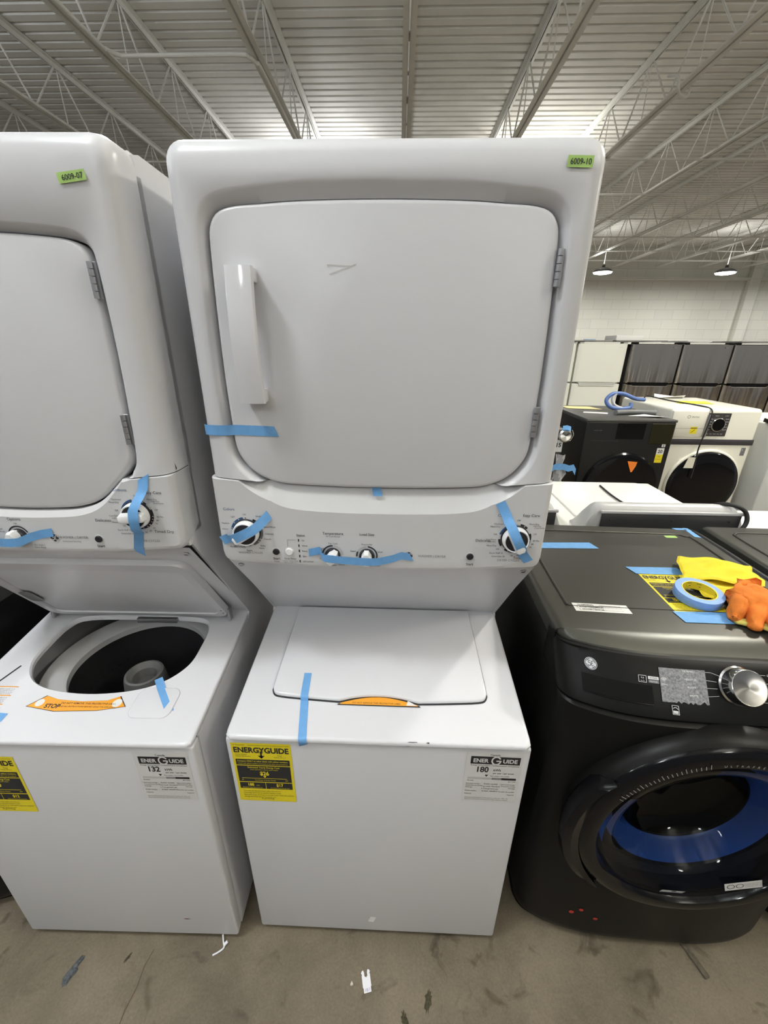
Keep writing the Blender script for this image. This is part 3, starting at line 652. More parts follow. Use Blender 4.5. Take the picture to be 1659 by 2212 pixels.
k.out('dryer_cycle_print', PM, c['panel'])
big_knob(C, KX[0], .128, KX[1], 32, label='white and black washer cycle knob')
big_knob(C, KR[0], .128, KR[1], -62, label='white and black dryer cycle knob')
small_knob(C, -.101, .128, 1.204, 60); small_knob(C, -.028, .128, 1.2035, 90)
def button(root, x, z, m, r=.0075, yb=.128, pop=.004):
    g = G(); mt = Matrix.Translation((x, yb, z)) @ Matrix.Rotation(PI/2, 4, 'X'); g.lathe([(r, 0), (r, pop*.6), (r*.85, pop), (.0001, pop*1.05)], 24, mt); g.lathe([(r*1.18, 0), (r*1.18, .0008), (r, .001)], 24, mt, mi=1)
    g.out('push_button', [m, plastic_w], root)
button(C, -.222, 1.2085, knob_k); button(C, -.194, 1.2095, knob_w, .0085); button(C, .190, 1.2075, knob_k)
# stickers
k = Ink((.276, .1284, 1.8665), (1, 0, -.02), (0, 0, 1)); k.rect(0, 0, .038, .0145, 0, 0); k.text('6009-10', .0195, .0035, .0105, 1, 'c', .012, width=.031); k.out('stock_tag', [green_t, ink_k], C, 'small green tag printed 6009-10')
energyguide((-.331, -.0006, .790), (1, 0, 0), (0, 0, 1), .137, .197, c['front'])
energuide((.201, -.0006, .789), (1, 0, -.01), (.01, 0, 1), .126, .163, '180', c['front'], 'white and black efficiency sticker reading 180 kWh')
k = Ink((.09, -.0045, .8165), (1, 0, 0), (0, 0, 1)); k.poly([(-.024, -.001), (-.018, .001), (-.002, .0012), (.0, -.0005), (-.01, -.0016)], 0, 1); k.poly([(.018, -.001), (.023, .002), (.026, 0), (.024, -.003)], 0, 1)
k.out('chipped_paint', [rust], c['deck'], 'dark chips in the white edge')
k = Ink((.07, -.0004, .800), (1, 0, 0), (0, 0, 1)); k.poly([(-.008, -.001), (0, .001), (.008, -.0005), (0, -.002)], 0, 1); k.out('chipped_paint', [rust], c['front'], 'small dark chip')
k = Ink((-.075, .1352, 1.735), (1, 0, 0), (0, 0, 1)); k.line([(-.015, .006), (.025, .004), (.033, .007)], .0012, 0); k.line([(-.012, -.008), (.022, .003)], .0012, 0); k.line([(-.015, .006), (-.011, .001)], .0008, 0)
k.out('glue_mark', [mat('dried_glue', (.58, .57, .54), .25)], c['door'], 'thin cream glue streaks')
k = Ink((-.013, -.0004, .085), (1, 0, 0), (0, 0, 1)); k.poly([(-.012, -.012), (.004, -.014), (.012, .012), (-.004, .014)], 0, 1); k.out('label_residue', [mat('residue', (.78, .77, .78), .3)], c['front'], 'pale label residue patch')
# tapes on the middle machine
strip('tape_strip', [(-.3425, .150, 1.466), (-.339, .137, 1.466), (-.331, .1320, 1.466), (-.318, .1285, 1.466), (-.300, .1275, 1.466), (-.292, .1310, 1.466), (-.284, .1345, 1.466), (-.27, .1345, 1.466), (-.200, .1347, 1.464)], (0, 0, 1), .0195, (0, -1, 0), C, label='blue tape across door gap', ends=(0, -.004))
strip('tape_strip', [(-.008, .1345, 1.354), (-.0075, .1362, 1.3515), (-.007, .138, 1.346), (-.005, .1365, 1.336)], (1, 0, 0), .0185, (0, -1, 0), C, label='short blue tape tab under the door')
strip('tape_strip', [(-.336, .127, 1.232), (-.318, .1245, 1.240), (-.310, .1095, 1.2435), (-.303, .1045, 1.247), (-.298, .0998, 1.2495), (-.276, .0985, 1.2605), (-.260, .1000, 1.268), (-.251, .1055, 1.2735), (-.243, .119, 1.280), (-.2285, .1265, 1.294)], (-.47, 0, .88), .0205, (0, -1, 0), C, label='blue tape over the washer cycle knob')
strip('tape_strip', [(.240, .1265, 1.331), (.2545, .1255, 1.3045), (.2590, .116, 1.2930), (.2640, .1065, 1.2835), (.2685, .1000, 1.274), (.276, .0980, 1.259), (.284, .0990, 1.245), (.290, .1055, 1.234), (.2955, .119, 1.222), (.300, .1258, 1.215), (.3135, .1265, 1.199)], (.88, 0, .47), .0195, (0, -1, 0), C, label='blue tape over the dryer cycle knob')
strip('tape_strip', [(-.152, .1265, 1.208), (-.128, .1255, 1.2145), (-.119, .105, 1.211), (-.113, .1015, 1.209), (-.088, .1010, 1.2065), (-.05, .1010, 1.204), (-.018, .1015, 1.2025), (0.0, .104, 1.203), (.028, .108, 1.2085), (.045, .1225, 1.208), (.067, .1265, 1.203)], (0, .0, 1), .0175, (0, -1, 0), C, label='long crinkled blue tape over both small knobs', ends=(0, -.005))
zz = c['zd']
strip('tape_strip', [(-.1835, .159, zz(.159)+.0113), (-.1805, .108, zz(.108)+.0114), (-.1800, .0985, zz(.0985)+.0116), (-.1795, .0930, zz(.093)+.0112), (-.1790, .0900, zz(.09)+.0075), (-.1786, .0885, zz(.0885)+.0016), (-.170, .03, zz(.03)+.001), (-.166, .004, zz(.004)+.0008), (-.1650, -.0030, .8140), (-.1645, -.0056, .8105), (-.164, -.0062, .803), (-.1638, -.0040, .797), (-.1635, -.0012, .791)], (1, 0, 0), .0185, (0, -.3, 1), C, label='blue tape holding the washer lid', ends=(0, -.003))

# ---------- left machine
door_l = [(0, 1.784), (.11, 1.780), (.17, 1.776), (.205, 1.772), (.227, 1.764), (.237, 1.750), (.240, 1.73), (.240, 1.683), (.239, 1.60), (.236, 1.494), (.233, 1.43), (.226, 1.403), (.208, 1.380), (.185, 1.358), (.163, 1.338), (.140, 1.323), (.115, 1.314), (.08, 1.308), (0, 1.305)]
Lr = empty('stacked_laundry_center', (-.707, -.030, 0), math.radians(1.0), 'white stacked washer and dryer at the left, lid propped open, green 6009-07 tag', 'washer dryer')
l = laundry_center(Lr, .610, door_l, 1.384, 1.208, (.014,), (.012, .225, .008), True, True)
hinge(Lr, .2395, 1.686, 1.740); hinge(Lr, .2355, 1.441, 1.497)
handle(l['door'], -.215, -.170, 1.47, 1.685, .136)
k = Ink((0, PY, 0), (1, 0, 0), (0, 0, 1)); KL = (.2215, 1.300)
cycles_dial(k, *KL, segs, labs[:-3]+[(-62, '50', .041, 'c', .005), (-76, '40', .041, 'c', .005), (-90, '30', .041, 'c', .005), (-47, '60', .041, 'c', .005)], .0305)
for a in (58, -8, -20, -32, -47, -60, -78): k.dot(KL[0]+.0305*math.cos(math.radians(a)), KL[1]+.0305*math.sin(math.radians(a)), .0011, 3)
k.text('Cottons', .197, 1.349, .0085, 2); k.text('Easy Care', .262, 1.344, .0085, 0); k.text('Delicates', .148, 1.283, .0088, 0); k.text('Timed Dry', .268, 1.2595, .0090, 0); k.text('DRYER CYCLES', .232, 1.2385, .0068, 1)
k.out('dryer_cycle_print', PM, l['panel']); k.g = G(); k.text('Start', .129, 1.2245, .0082, 0, bold=.01)
k.out('start_print', PM, l['panel']); k.g = G(); k.dot(.036, 1.2445, .0098, 0, 1); k.script(.036, 1.2445, .0098, 3, 0, 2)
k.text('WASHER | DRYER', .076, 1.2435, .0078, 1); k.text('AutoLoad Sensing', .070, 1.2355, .0052, 1)
k.out('badge_print', PM, l['panel']); k.g = G(); k.text('Options', -.036, 1.283, .0085, 0); k.text('Off', -.036, 1.274, .0052, 0); k.text('Pre Soak', -.075, 1.262, .005, 0); k.text('Extra Rinse', -.075, 1.256, .005, 0); k.text('Pre Soak +', .0, 1.226, .005, 0); k.text('Extra Rinse', .0, 1.2205, .005, 0)
k.arc(-.036, 1.249, .0205, .003, math.radians(20), math.radians(160), 0)
k.out('options_print', PM, l['panel'])
big_knob(Lr, KL[0], .128, KL[1], 5, label='white and black dryer cycle knob')
small_knob(Lr, -.036, .128, 1.248, 90); button(Lr, .1285, 1.2435, knob_k)
k = Ink((.224, .1280, 1.840), (1, 0, .12), (-.12, 0, 1)); k.rect(0, 0, .043, .0135, 0, 0); k.text('6009-07', .023, .0033, .0098, 1, 'c', .012, width=.033); k.out('stock_tag', [green_t, ink_k], Lr, 'small green tag printed 6009-07')
energuide((.166, -.0006, .783), (1, 0, 0), (0, 0, 1), .123, .155, '132', l['front'], 'white and black efficiency sticker reading 132 kWh')
energyguide((-.246, -.0006, .760), (1, 0, 0), (0, 0, 1), .137, .190, l['front'], '$20', '140', '$12')
k = Ink((.17, -.0004, .105), (1, 0, 0), (0, 0, 1)); k.poly([(-.012, 0), (-.003, .003), (.012, .001), (0, -.002)], 0, 1); k.out('rust_mark', [mat('rust_stain', (.16, .07, .06), .7)], l['front'], 'small brown scuff')
k = Ink((.301, .180, 1.38), (-.0, 1, 0), (0, 0, 1)); k = Ink((.2985, .148, 1.392), (.7, .7, 0), (0, 0, 1))
k.poly([(-.010, -.004), (-.006, .002), (-.004, -.003), (0, .006), (.003, -.004), (.006, .010), (.009, -.002), (.006, -.008), (-.004, -.007)], 0, 1); k.poly([(-.004, .050), (0, .058), (.004, .053), (.001, .047)], 0, 1); k.poly([(-.001, -.030), (.002, -.020), (.003, -.028), (.001, -.034)], 0, 1)
k.out('scraped_paint', [rust], Lr, 'dark scrapes on the corner')
strip('tape_strip', [(.2505, .1265, 1.379), (.2445, .126, 1.354), (.2410, .1165, 1.342), (.2370, .1060, 1.331), (.232, .0995, 1.318), (.230, .0980, 1.298), (.2285, .1000, 1.283), (.2265, .1050, 1.273), (.2205, .120, 1.262), (.214, .1265, 1.255), (.2065, .127, 1.222), (.204, .134, 1.206)], (1, 0, .05), .0205, (0, -1, 0), Lr, label='blue tape over the dryer cycle knob', ends=(-.006, .006))
strip('tape_strip', [(-.09, .126, 1.2425), (-.06, .104, 1.2435), (-.036, .1015, 1.2440), (-.018, .103, 1.245), (-.004, .118, 1.250), (.012, .126, 1.253), (.036, .1265, 1.257)], (0, 0, 1), .0185, (0, -1, 0), Lr, label='blue tape over the options knob')
zz = l['zd']
strip('tape_strip', [(.150, .162, zz(.162)+.001), (.172, .133, zz(.133)+.0035), (.205, .093, zz(.093)+.0035), (.222, .072, zz(.072)+.001)], (.78, .62, 0), .0185, (0, 0, 1), Lr, label='blue tape by the wash opening')
strip('tape_strip', [(-.215, .055, zz(.055)+.0008), (-.150, .050, zz(.05)+.0008)], (0, 1, .12), .021, (0, 0, 1), Lr, label='blue tape at the front of the deck')

# ------------------------------------------------------------------ the building
def setting(name, g, m): return tag(g.out(name, m), kind='structure')
g = G(); g.box(-14, 22, -9, 20.4, -.15, 0); setting('floor', g, conc)
g = G(); g.box(-14, 22, 20.2, 20.5, 0, 6.2); setting('wall_back', g, blk)
for i, x in enumerate((6.1, 15.45)):
    g = G(); g.box(x-.22, x+.22, 19.98, 20.2, 0, 5.6, .01, 1); setting('trim_%d' % (i+1), g, blk)
g = G(); g.box(-14, 22, 20.0, 20.2, 4.35, 4.45, 0); setting('trim_3', g, blk)
# ribbed roof deck, ribs across the hall
prof = []; y = -9.0; kk = 0
while y < 20.3:
    d = .055 if kk % 4 else .075
    prof += [(y, 5.62), (y+.115, 5.62), (y+.13, 5.62+d), (y+.165, 5.62+d)]; y += .18; kk += 1
g = G(); n = len(prof)
g.add([(-14, a, b) for a, b in prof]+[(22, a, b) for a, b in prof], [[i, i+1, n+i+1, n+i] for i in range(n-1)])
setting('ceiling', g, roofp)
# bar joists running away from the camera
JX = [round(.08+1.825*i, 3) for i in range(-6, 12)]
names = {0: 'directly above the middle laundry center'}
def joist(x, label):
    r = empty('roof_joist', (x, 0, 4.81), 0, label, 'joist', 'open-web roof joists')
    y0, y1 = -7.5, 20.0
    g = G()
    for s in (-1, 1): g.box(s*.012, s*.075, y0, y1, 0, .008); g.box(s*.010, s*.018, y0, y1, 0, .07)
    g.out('bottom_chord', joistp, r)
    g = G()
    for s in (-1, 1): g.box(s*.012, s*.075, y0-.3, y1+.15, .792, .800); g.box(s*.010, s*.018, y0-.3, y1+.15, .73, .80)
    g.out('top_chord', joistp, r)
    g = G(); y = y0+.2; k = 0
    while y < y1-.3:
        g.tube([(0, y, .03), (0, y+.62, .77)], .013, 6); g.tube([(0, y+.68, .77), (0, y+1.28, .03)], .013, 6); g.tube([(0, y+.65, .77), (0, y+.65, .03)], .008, 6)
        y += 1.30; k += 1
    tag(g.out('web', joistp, r)); return r
ords = ['first', 'second', 'third', 'fourth', 'fifth', 'sixth', 'seventh', 'eighth', 'ninth', 'tenth', 'eleventh']
j0 = None
for x in JX:
    i = round((x-.08)/1.825)
    lb = 'pale painted open-web roof joist above the middle laundry center' if i == 0 else 'pale painted open-web roof joist, %s to the %s of the one above the middle machine' % (ords[abs(i)-1], 'right' if i > 0 else 'left')
    if j0 is None: j0 = joist(x, lb); index_kids()
    else:
        o = copy_tree(j0); o.location.x = x; o['label'] = lb
brid = ['nearest', 'second nearest', 'third nearest', 'fourth nearest', 'fifth nearest', 'farthest']
for i, y in enumerate((8.85, 10.7, 12.6, 14.6, 16.6, 18.4)):
    g = G(); g.tube([(-12, y, 4.80), (21, y, 4.80)], .018, 8)
    tag(g.out('bridging_rod', joistp), 'pale steel bridging rod crossing under the roof joists, %s of six' % brid[i], 'rod', 'bridging rods under the roof')
# conduit between two joists at the upper left
g = G(); pts = [(-3.46, 3.5, 4.775), (-3.46, 5.45, 4.775), (-3.44, 5.65, 4.775), (-3.36, 5.76, 4.775), (-3.2, 5.78, 4.775), (-1.98, 5.78, 4.775), (-1.84, 5.82, 4.775), (-1.77, 5.95, 4.775), (-1.74, 6.2, 4.775), (-1.74, 8.5, 4.775)]
g.tube([Vector(v) for v in catmull(pts, 5, False)], .022, 10); tag(g.out('conduit_pipe', joistp), 'pale conduit pipe bending across between two roof joists at upper left', 'pipe')
g = G(); g.tube([Vector(v) for v in catmull([(3.50, 6.60, 4.92), (3.55, 6.45, 4.85), (3.56, 6.40, 4.72), (3.66, 6.52, 4.70), (3.80, 6.62, 4.72), (3.86, 6.70, 4.84), (3.80, 6.9, 4.9)], 5, False)], .018, 8); tag(g.out('beam_bracket', joistp), 'looped steel rod bracket hooked around a joist chord at upper right', 'bracket')
# ---- high-bay lamps
lamp_glow = mat('lamp_diffuser', (1, 1, 1), .4, emit=((1, .98, .93), 14))
shade_m = mat('lamp_shade_grey', (.06, .06, .058), .45)
def lamp(x, y, z, colr, k, label):
    r = empty('high_bay_lamp', (x, y, z), 0, label, 'lamp', None)
    g = G(); g.lathe([(.05, .24), (.06, .16), (.16, .14), (.26, .095), (.325, .04), (.34, 0), (.333, 0), (.318, .038), (.25, .09), (.15, .13), (.04, .14)], 40); g.out('lamp_shade', shade_m, r)
    g = G(); g.lathe([(.325, .005), (.30, -.035), (.20, -.055), (.0001, -.06)], 40, cap0=False); g.out('lamp_diffuser', lamp_glow, r)
    g = G(); g.tube([(0, 0, .28), (0, 0, 1.40)], .010, 8); g.out('hanging_rod', joistp, r)
    L_ = bpy.data.lights.new('lamp_light', 'AREA'); L_.shape = 'DISK'; L_.size = .42; L_.energy = LAMP_W*k; L_.color = colr
    lo = bpy.data.objects.new('lamp_light', L_); COL.objects.link(lo); lo.parent = r; lo.location = (0, 0, -.065)
    L_ = bpy.data.lights.new('ceiling_fill', 'AREA'); L_.shape = 'DISK'; L_.size = .55; L_.energy = UP_W*(3.0 if y < 0 else .35 if y < 5 and abs(x) < 5 else 2.6 if y < 5 else 1.3 if y < 12 else .30); L_.color = colr  # added fill light above the shade, strength set per lamp for the ceiling
    lo = bpy.data.objects.new('ceiling_fill', L_); COL.objects.link(lo); lo.parent = r; lo.location = (0, 0, .26); lo.rotation_euler = (PI, 0, 0)
    return r
for i, (x, y, z, cc, kk) in enumerate(LAMPS):
    lb = {14: 'round grey high-bay lamp glowing near the back wall, left of the two in view', 15: 'round grey high-bay lamp glowing near the back wall, right of the two in view'}.get(i)
    o = lamp(x, y, z, cc, kk, lb or 'round grey high-bay lamp hanging outside the picture or behind the laundry centers')
    if not lb: o['group'] = 'high-bay lamps out of view'

# ------------------------------------------------------------------ graphite front-load washer
def graphite_washer(loc, rz, label):
    D = empty('front_load_washer', loc, rz, label, 'washer'); hw = .35
    bow = lambda x: .060*(abs(x)/hw)**3.6
    def edge(x, r=.03):
        e = hw-abs(x); return r-math.sqrt(max(0, r*r-(r-e)**2)) if e < r else 0
    xs = [-hw*math.cos(PI*i/90) for i in range(91)]
    def front(name, prof, m, back=.22):
        cols = []
        for x in xs:
            b = bow(x)+edge(x); cols.append([Vector((x, back, prof[0][1]))]+[Vector((x, y+b*(1 if z < .96 else max(0, 1-(z-.96)/.027)), z)) for y, z in prof]+[Vector((x, back, prof[-1][1]))])
        g = G(); n_ = len(cols[0])
        for i in range(len(cols)-1):
            for j in range(n_-1):
                q = [cols[i][j], cols[i][j+1], cols[i+1][j+1], cols[i+1][j]]; cc_ = sum(q, Vector())/4
                if name == 'front_panel' and math.hypot(cc_.x, cc_.z-.56) < .280 and cc_.y < .15: continue
                g.add(q, [[0, 1, 2, 3]])
        bm_ = None
        for cc in (cols[0], cols[-1]): g.add(cc, [list(range(len(cc)))])
        o = g.out(name, m, D, 30); b_ = bmesh.new(); b_.from_mesh(o.data); bmesh.ops.remove_doubles(b_, verts=b_.verts, dist=1e-5); bmesh.ops.recalc_face_normals(b_, faces=b_.faces); b_.to_mesh(o.data); b_.free(); o.data.set_sharp_from_angle(angle=math.radians(30))
        return o
    front('front_panel', [(.004, .035), (0, .045)]+[(-.001+.013*max(0, (z-.45)/.39)**2, z) for z in [.06+.78*i/70 for i in range(71)]]+[(.016, .858), (.024, .862)], dk)
    front('toe_panel', [(.02, .008), (.015, .012), (.015, .033)], dk_matte)
    front('control_fascia', [(.030, .864), (.026, .867), (.028, .871), (.052, .902), (.0905, .9515), (.098, .960), (.107, .966)], dk)
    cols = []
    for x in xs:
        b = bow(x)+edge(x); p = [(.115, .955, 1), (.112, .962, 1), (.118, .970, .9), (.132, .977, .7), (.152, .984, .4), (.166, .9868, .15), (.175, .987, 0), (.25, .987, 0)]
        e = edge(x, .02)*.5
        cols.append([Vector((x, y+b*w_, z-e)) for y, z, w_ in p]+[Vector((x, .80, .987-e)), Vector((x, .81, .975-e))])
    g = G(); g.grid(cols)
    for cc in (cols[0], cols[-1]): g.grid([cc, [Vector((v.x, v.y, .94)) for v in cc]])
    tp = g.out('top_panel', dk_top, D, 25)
    g = G(); g.box(-hw+.001, hw-.001, .20, .80, .03, .955, .004); g.out('cabinet', dk, D)
    for sx in (-1, 1):
        for sy in (.14, .74): g = G(); g.lathe([(.02, 0), (.02, .012), (.008, .014), (.008, .04)], 16, Matrix.Translation((sx*.29, sy, 0)), cap0=True); g.out('levelling_foot', rubber, D)
    # pressed lid outline on top
    def groove(o, wd):
        pts = catmull([(x, y, .988) for x, y in o], 4, False); return pts
    g = G(); ol = [(-.292, .27), (-.293, .45), (-.290, .70), (-.275, .735), (-.24, .748), (0, .749), (.24, .748), (.28, .732), (.298, .70), (.300, .45), (.300, .27)]
    a_ = [Vector(v) for v in groove(ol, 1)]
    g.tube(a_, [.0035]*len(a_), 8); g.out('lid_bead', dk_top, tp)
    g = G(); g.tube([(-.29, .268, .9872), (.30, .268, .9872)], .0012, 6); g.out('lid_crease', dk, tp)
    # fascia print, frame tangent to the fascia
    sl = Vector((0, .614, .789)); pt = lambda x, t: Vector((x, .028+.614*t+bow(x), .871+.789*t))
    # drawer pocket
    g = G(); rw = []
    for j in range(13):
        v = .022+.040*j/12; dpt = .012*min(1, j/2, (12-j)/2)
        rw.append([Vector((x, .028+.614*v+bow(x)+.789*(dpt*min(1, i/2, (24-i)/2))*0-.0009, .871+.789*v+.0007)) for i, x in enumerate([-.305+.142*q/24 for q in range(25)])])
    g.grid(rw)
    dr_ = g.out('detergent_drawer', dk_matte, D); 
    g = G(); g.tube([pt(x, .0225)+Vector((0, -.0015, .001)) for x in [-.303+.138*i/10 for i in range(11)]], .0016, 6); g.out('drawer_pull', dk_gloss, dr_)
    o0 = pt(-.285, .086); k = Ink(o0+Vector((0, -.0016, .0013)), (1, -.34, -.0), sl); k.dot(0, 0, .0135, 1, 0); k.poly([(.0135*math.cos(i*PI/18), .0135*math.sin(i*PI/18)) for i in range(36)], 0, 1); k.script(0, 0, .0128, 1, 0, 2); k.out('badge', [silver, ink_k], D, 'round silver monogram badge')
    k = Ink(pt(0, 0)+Vector((0, -.0009, .0007)), (1, 0, 0), sl)
    fb = lambda x: 0
    # icons left of the masked area
    def shift(k2, x): k2.O = pt(x, 0)+Vector((0, -.0012, .0009)); k2.N = Vector((0, -.789, .614)); k2.U = Vector((1, 3.6*.060*(abs(x)/hw)**2.6/hw*(1 if x > 0 else -1), 0)).normalized(); return k2
    k1 = shift(Ink((0, 0, 0), (1, 0, 0), sl), -.178)
    k1.line([(-.012, .068), (.004, .068), (.004, .082), (-.012, .082), (-.012, .068)], .0009, 0); k1.text('4.6', -.004, .0755, .0055, 0); k1.text('cu. ft.', -.004, .070, .0038, 0)
    k1.rect(.008, .0755, .030, .082, 0); k1.rect(.008, .068, .030, .0745, 2); k1.text('10 YEAR', .019, .077, .0045, 1, lay=3); k1.text('MOTOR', .019, .0695, .0045, 0, lay=3)
    for i in range(3): k1.arc(.0405, .0745, .002+.0028*i, .0012, math.radians(45), math.radians(135), 0)
    k1.text('SMART', .0405, .0675, .0042, 0)
    k1.out('fascia_print', [ink_w, ink_k, ink_g], D); k1 = shift(Ink((0, 0, 0), (1, 0, 0), sl), -.188)
    k1.line([(.060, .010), (.073, .010), (.073, .028), (.060, .028), (.060, .010)], .0009, 0); k1.rect(.0615, .0115, .0715, .0175, 0); k1.arc(.0665, .019, .005, .0012, .3, 2.6, 0); k1.text('ENERGY STAR', .0665, .0125, .0016, 1, lay=3)
    k1.out('efficiency_print', [ink_w, ink_k, ink_g], D)
    # programme leaders around the dial
    k.O = Vector((0, .0265, .871))+Vector((0, -.0003, 0)); DXd, DT = .018, .0745
    for (t, x, v, x2, v2) in (('NORMAL', -.075, .100, -.024, .096), ('HEAVY DUTY', -.062, .083, -.034, .081), ('BULKY', -.075, .067, -.034, .067), ('WHITES', -.070, .050, -.033, .052)):
        k.text(t, x+.003, v-.002, .0058, 0, 'r'); k.line([(x+.005, v), (x2-.012, v), (x2+DXd-.01, v2-.003 if v > .09 else v2)], .0007, 0)
    for (t, x, v, x2) in (('QUICK WASH', .083, .100, .040), ('DELICATES', .088, .083, .046), ('RINSE + SPIN', .083, .062, .050), ('SELF CLEAN', .088, .044, .046)):
        k.text(t, x, v-.002, .0062, 0, 'l'); k.line([(x2, v), (x-.003, v)], .0007, 0)
    for i in range(5):
        k.text(('Temp', 'Soil', 'Spin', 'Dry', 'Delay')[i], .20+.026*i, .028, .005, 0)
    k.out('dial_print', [ink_w], D)
    k = Ink(pt(.235, .06)+Vector((0, -.0020, .0016)), (1, .11, 0), sl); k.rect(-.07, -.022, .07, .035, 0, 0); k.out('display_window', [dk_gloss], D)
    zq = Vector((0, -.789, .614)).to_track_quat('Z', 'Y').to_matrix().to_4x4()
    mt = Matrix.Translation(Vector((DXd, .028+.614*DT, .871+.789*DT))) @ zq
    g = G(); g.lathe([(.040, 0), (.0415, .004), (.0385, .007), (.0375, .030), (.0365, .0345), (.0355, .035)], 64, mt); dl = g.out('cycle_dial', chrome, D)
    g = G(); g.lathe([(.0355, .0348), (.034, .0343), (.0001, .0343)], 64, mt); g.out('dial_face', brushed, dl)
    # ---- door
    cx, cz = .0, .560; mt = Matrix.Translation((cx, 0, cz)) @ Matrix.Rotation(PI/2, 4, 'X')
    g = G(); g.lathe([(.300, -.035), (.302, .004), (.297, .018), (.285, .030), (.268, .036), (.250, .033), (.243, .024), (.240, .006)], 96, mt); do = g.out('washer_door', dk_gloss, D)
    g = G(); g.lathe([(.296, .0195), (.305, .008), (.309, -.012), (.306, -.035)], 96, mt); g.out('door_trim_ring', dk, do)
    g = G(); rr = []
    for a in [math.radians(d) for d in range(145, 226, 4)]:
        ca, sa = math.cos(a), math.sin(a); wv = math.sin((a-math.radians(145))/math.radians(80)*PI)**.6
        rr.append([Vector((cx+ca*(.298+dd_*wv), y_, cz+sa*(.298+dd_*wv))) for dd_, y_ in ((-.010, -.030), (.010, -.036), (.028, -.030), (.032, -.012), (.022, .012))])
    g.grid(rr); g.out('door_handle', dk_gloss, do)
    g = G(); g.lathe([(.243, .020), (.232, .026), (.215, .024), (.195, .010), (.170, -.020), (.150, -.055), (.130, -.085), (.100, -.100), (.0001, -.104)], 96, mt); g.out('door_glass', glass_t, do)
    g = G(); g.lathe([(.240, .004), (.242, -.03), (.228, -.040), (.212, -.038)], 96, mt); g.lathe([(.165, -.074), (.170, -.084), (.215, -.086)], 96, mt); sl_ = g.out('door_seal', seal_k, do)
    g = G(); g.lathe([(.212, -.038), (.204, -.042), (.186, -.056), (.170, -.066), (.165, -.074)], 96, mt); g.out('blue_ring', ring_b, sl_)  # blue inner ring, gives the blue crescent behind the glass
    g = G(); g.lathe([(.215, -.085), (.245, -.09), (.245, -.18), (.22, -.186), (.0001, -.19)], 96, mt); g.out('drum', drum_m, D)
    # vent lettering and ticks on the ring
    g = G(); k = Ink((cx, -.0368, cz), (1, 0, 0), (0, 0, 1)); s_ = 'ULTRAFRESH VENT SYSTEM'
    a = math.radians(100)
    for ch in s_:
        if ch != ' ': k.text(ch, .259*math.cos(a), .259*math.sin(a), .0085, 0, 'c', rot=a-PI/2)
        a -= math.radians(2.35 if ch != 'I' else 1.5)
    for i in range(22):
        a = math.radians(106+i*2.1); r0, r1 = .256, .256+(.010 if i % 5 else .014)
        k.line([(r0*math.cos(a), r0*math.sin(a)), (r1*math.cos(a), r1*math.sin(a))], .0014, 0)
    k.out('door_lettering', [mat('ink_dim', (.35, .35, .35), .5)], do)
    return D, tp
brushed = mat('spun_aluminium', (.55, .54, .52), .25, 1.0); nt, N, Lk, B = add_nodes(brushed)
B.inputs['Anisotropic'].default_value = .85
tn = N.new('ShaderNodeTangent'); tn.direction_type = 'RADIAL'; tn.axis = 'Z'
tc = N.new('ShaderNodeTexCoord'); 
glass_t = mat('door_glass', (.55, .62, .75), .02, trans=1.0, ior=1.25)
ring_b = mat('blue_door_ring', (.018, .07, .27), .3)
seal_k = mat('dark_seal', (.006, .007, .010), .4, spec=.25)
drum_m = mat('drum_steel', (.10, .09, .07), .25, .9)
D, Dtop = graphite_washer((.772, 0, 0), math.radians(-2), 'dark graphite front-load washer at right with glove and tape roll on top')
dm = D.matrix_basis.copy()
dm = Matrix.Translation((.772, 0, 0)) @ Matrix.Rotation(math.radians(-2), 4, 'Z'); dmi = dm.inverted()
def toD(x, y, z): return dmi @ Vector((x, y, z))
index_kids()
D2 = copy_tree(D); D2.location = (1.540, .01, 0); D2.rotation_euler.z = math.radians(-1); D2['label'] = 'second dark graphite washer at the right edge, cut off by the frame'
D3 = copy_tree(D); D3.location = (-1.43, .0, 0); D3.rotation_euler.z = 0; D3['label'] = 'dark washer at far left, behind the open lid of the white machine'
# stuck-on paper of the near graphite washer
ZT_ = .9875
energyguide(toD(.766, .455, ZT_), (1, 0, 0), (0, 1, 0), .137, .197, D, '$16', '150', '$11')
def flat_tape(name, pts, m, parent, lb, z=ZT_+.0003, th=.0003):
    q = [toD(x, y, z) for x, y in pts]; g = G(); g.add(q+[v-Vector((0, 0, th)) for v in q], [list(range(len(q))), list(range(len(q), 2*len(q)))]+[[i, (i+1) % len(q), len(q)+(i+1) % len(q), len(q)+i] for i in range(len(q))])
    o = g.out(name, m, parent); o['label'] = lb; return o
flat_tape('tape_strip', [(.748, .490), (.905, .492), (.905, .448), (.760, .450)], tape_b, D, 'blue tape along the top of the energy label', ZT_+.0012)
flat_tape('tape_strip', [(.752, .262), (.905, .262), (.905, .215), (.757, .217)], tape_b, D, 'blue tape along the bottom of the energy label', ZT_+.0012)
flat_tape('tape_strip', [(.52, .648), (.708, .657), (.722, .613), (.50, .605)], tape_b, D, 'blue tape on the washer top beside the laundry center')
flat_tape('tape_strip', [(1.075, .797), (1.118, .797), (1.123, .780), (1.085, .782)], tape_b, D, 'blue tape at the back corner')
flat_tape('tape_strip', [(1.118, .800), (1.135, .797), (1.132, .715), (1.112, .722)], tape_b, D, 'blue tape folded over the back corner')
flat_tape('stock_tag', [(1.005, .727), (1.047, .729), (1.045, .710), (1.005, .710)], green_t, D, 'small lime green tag')
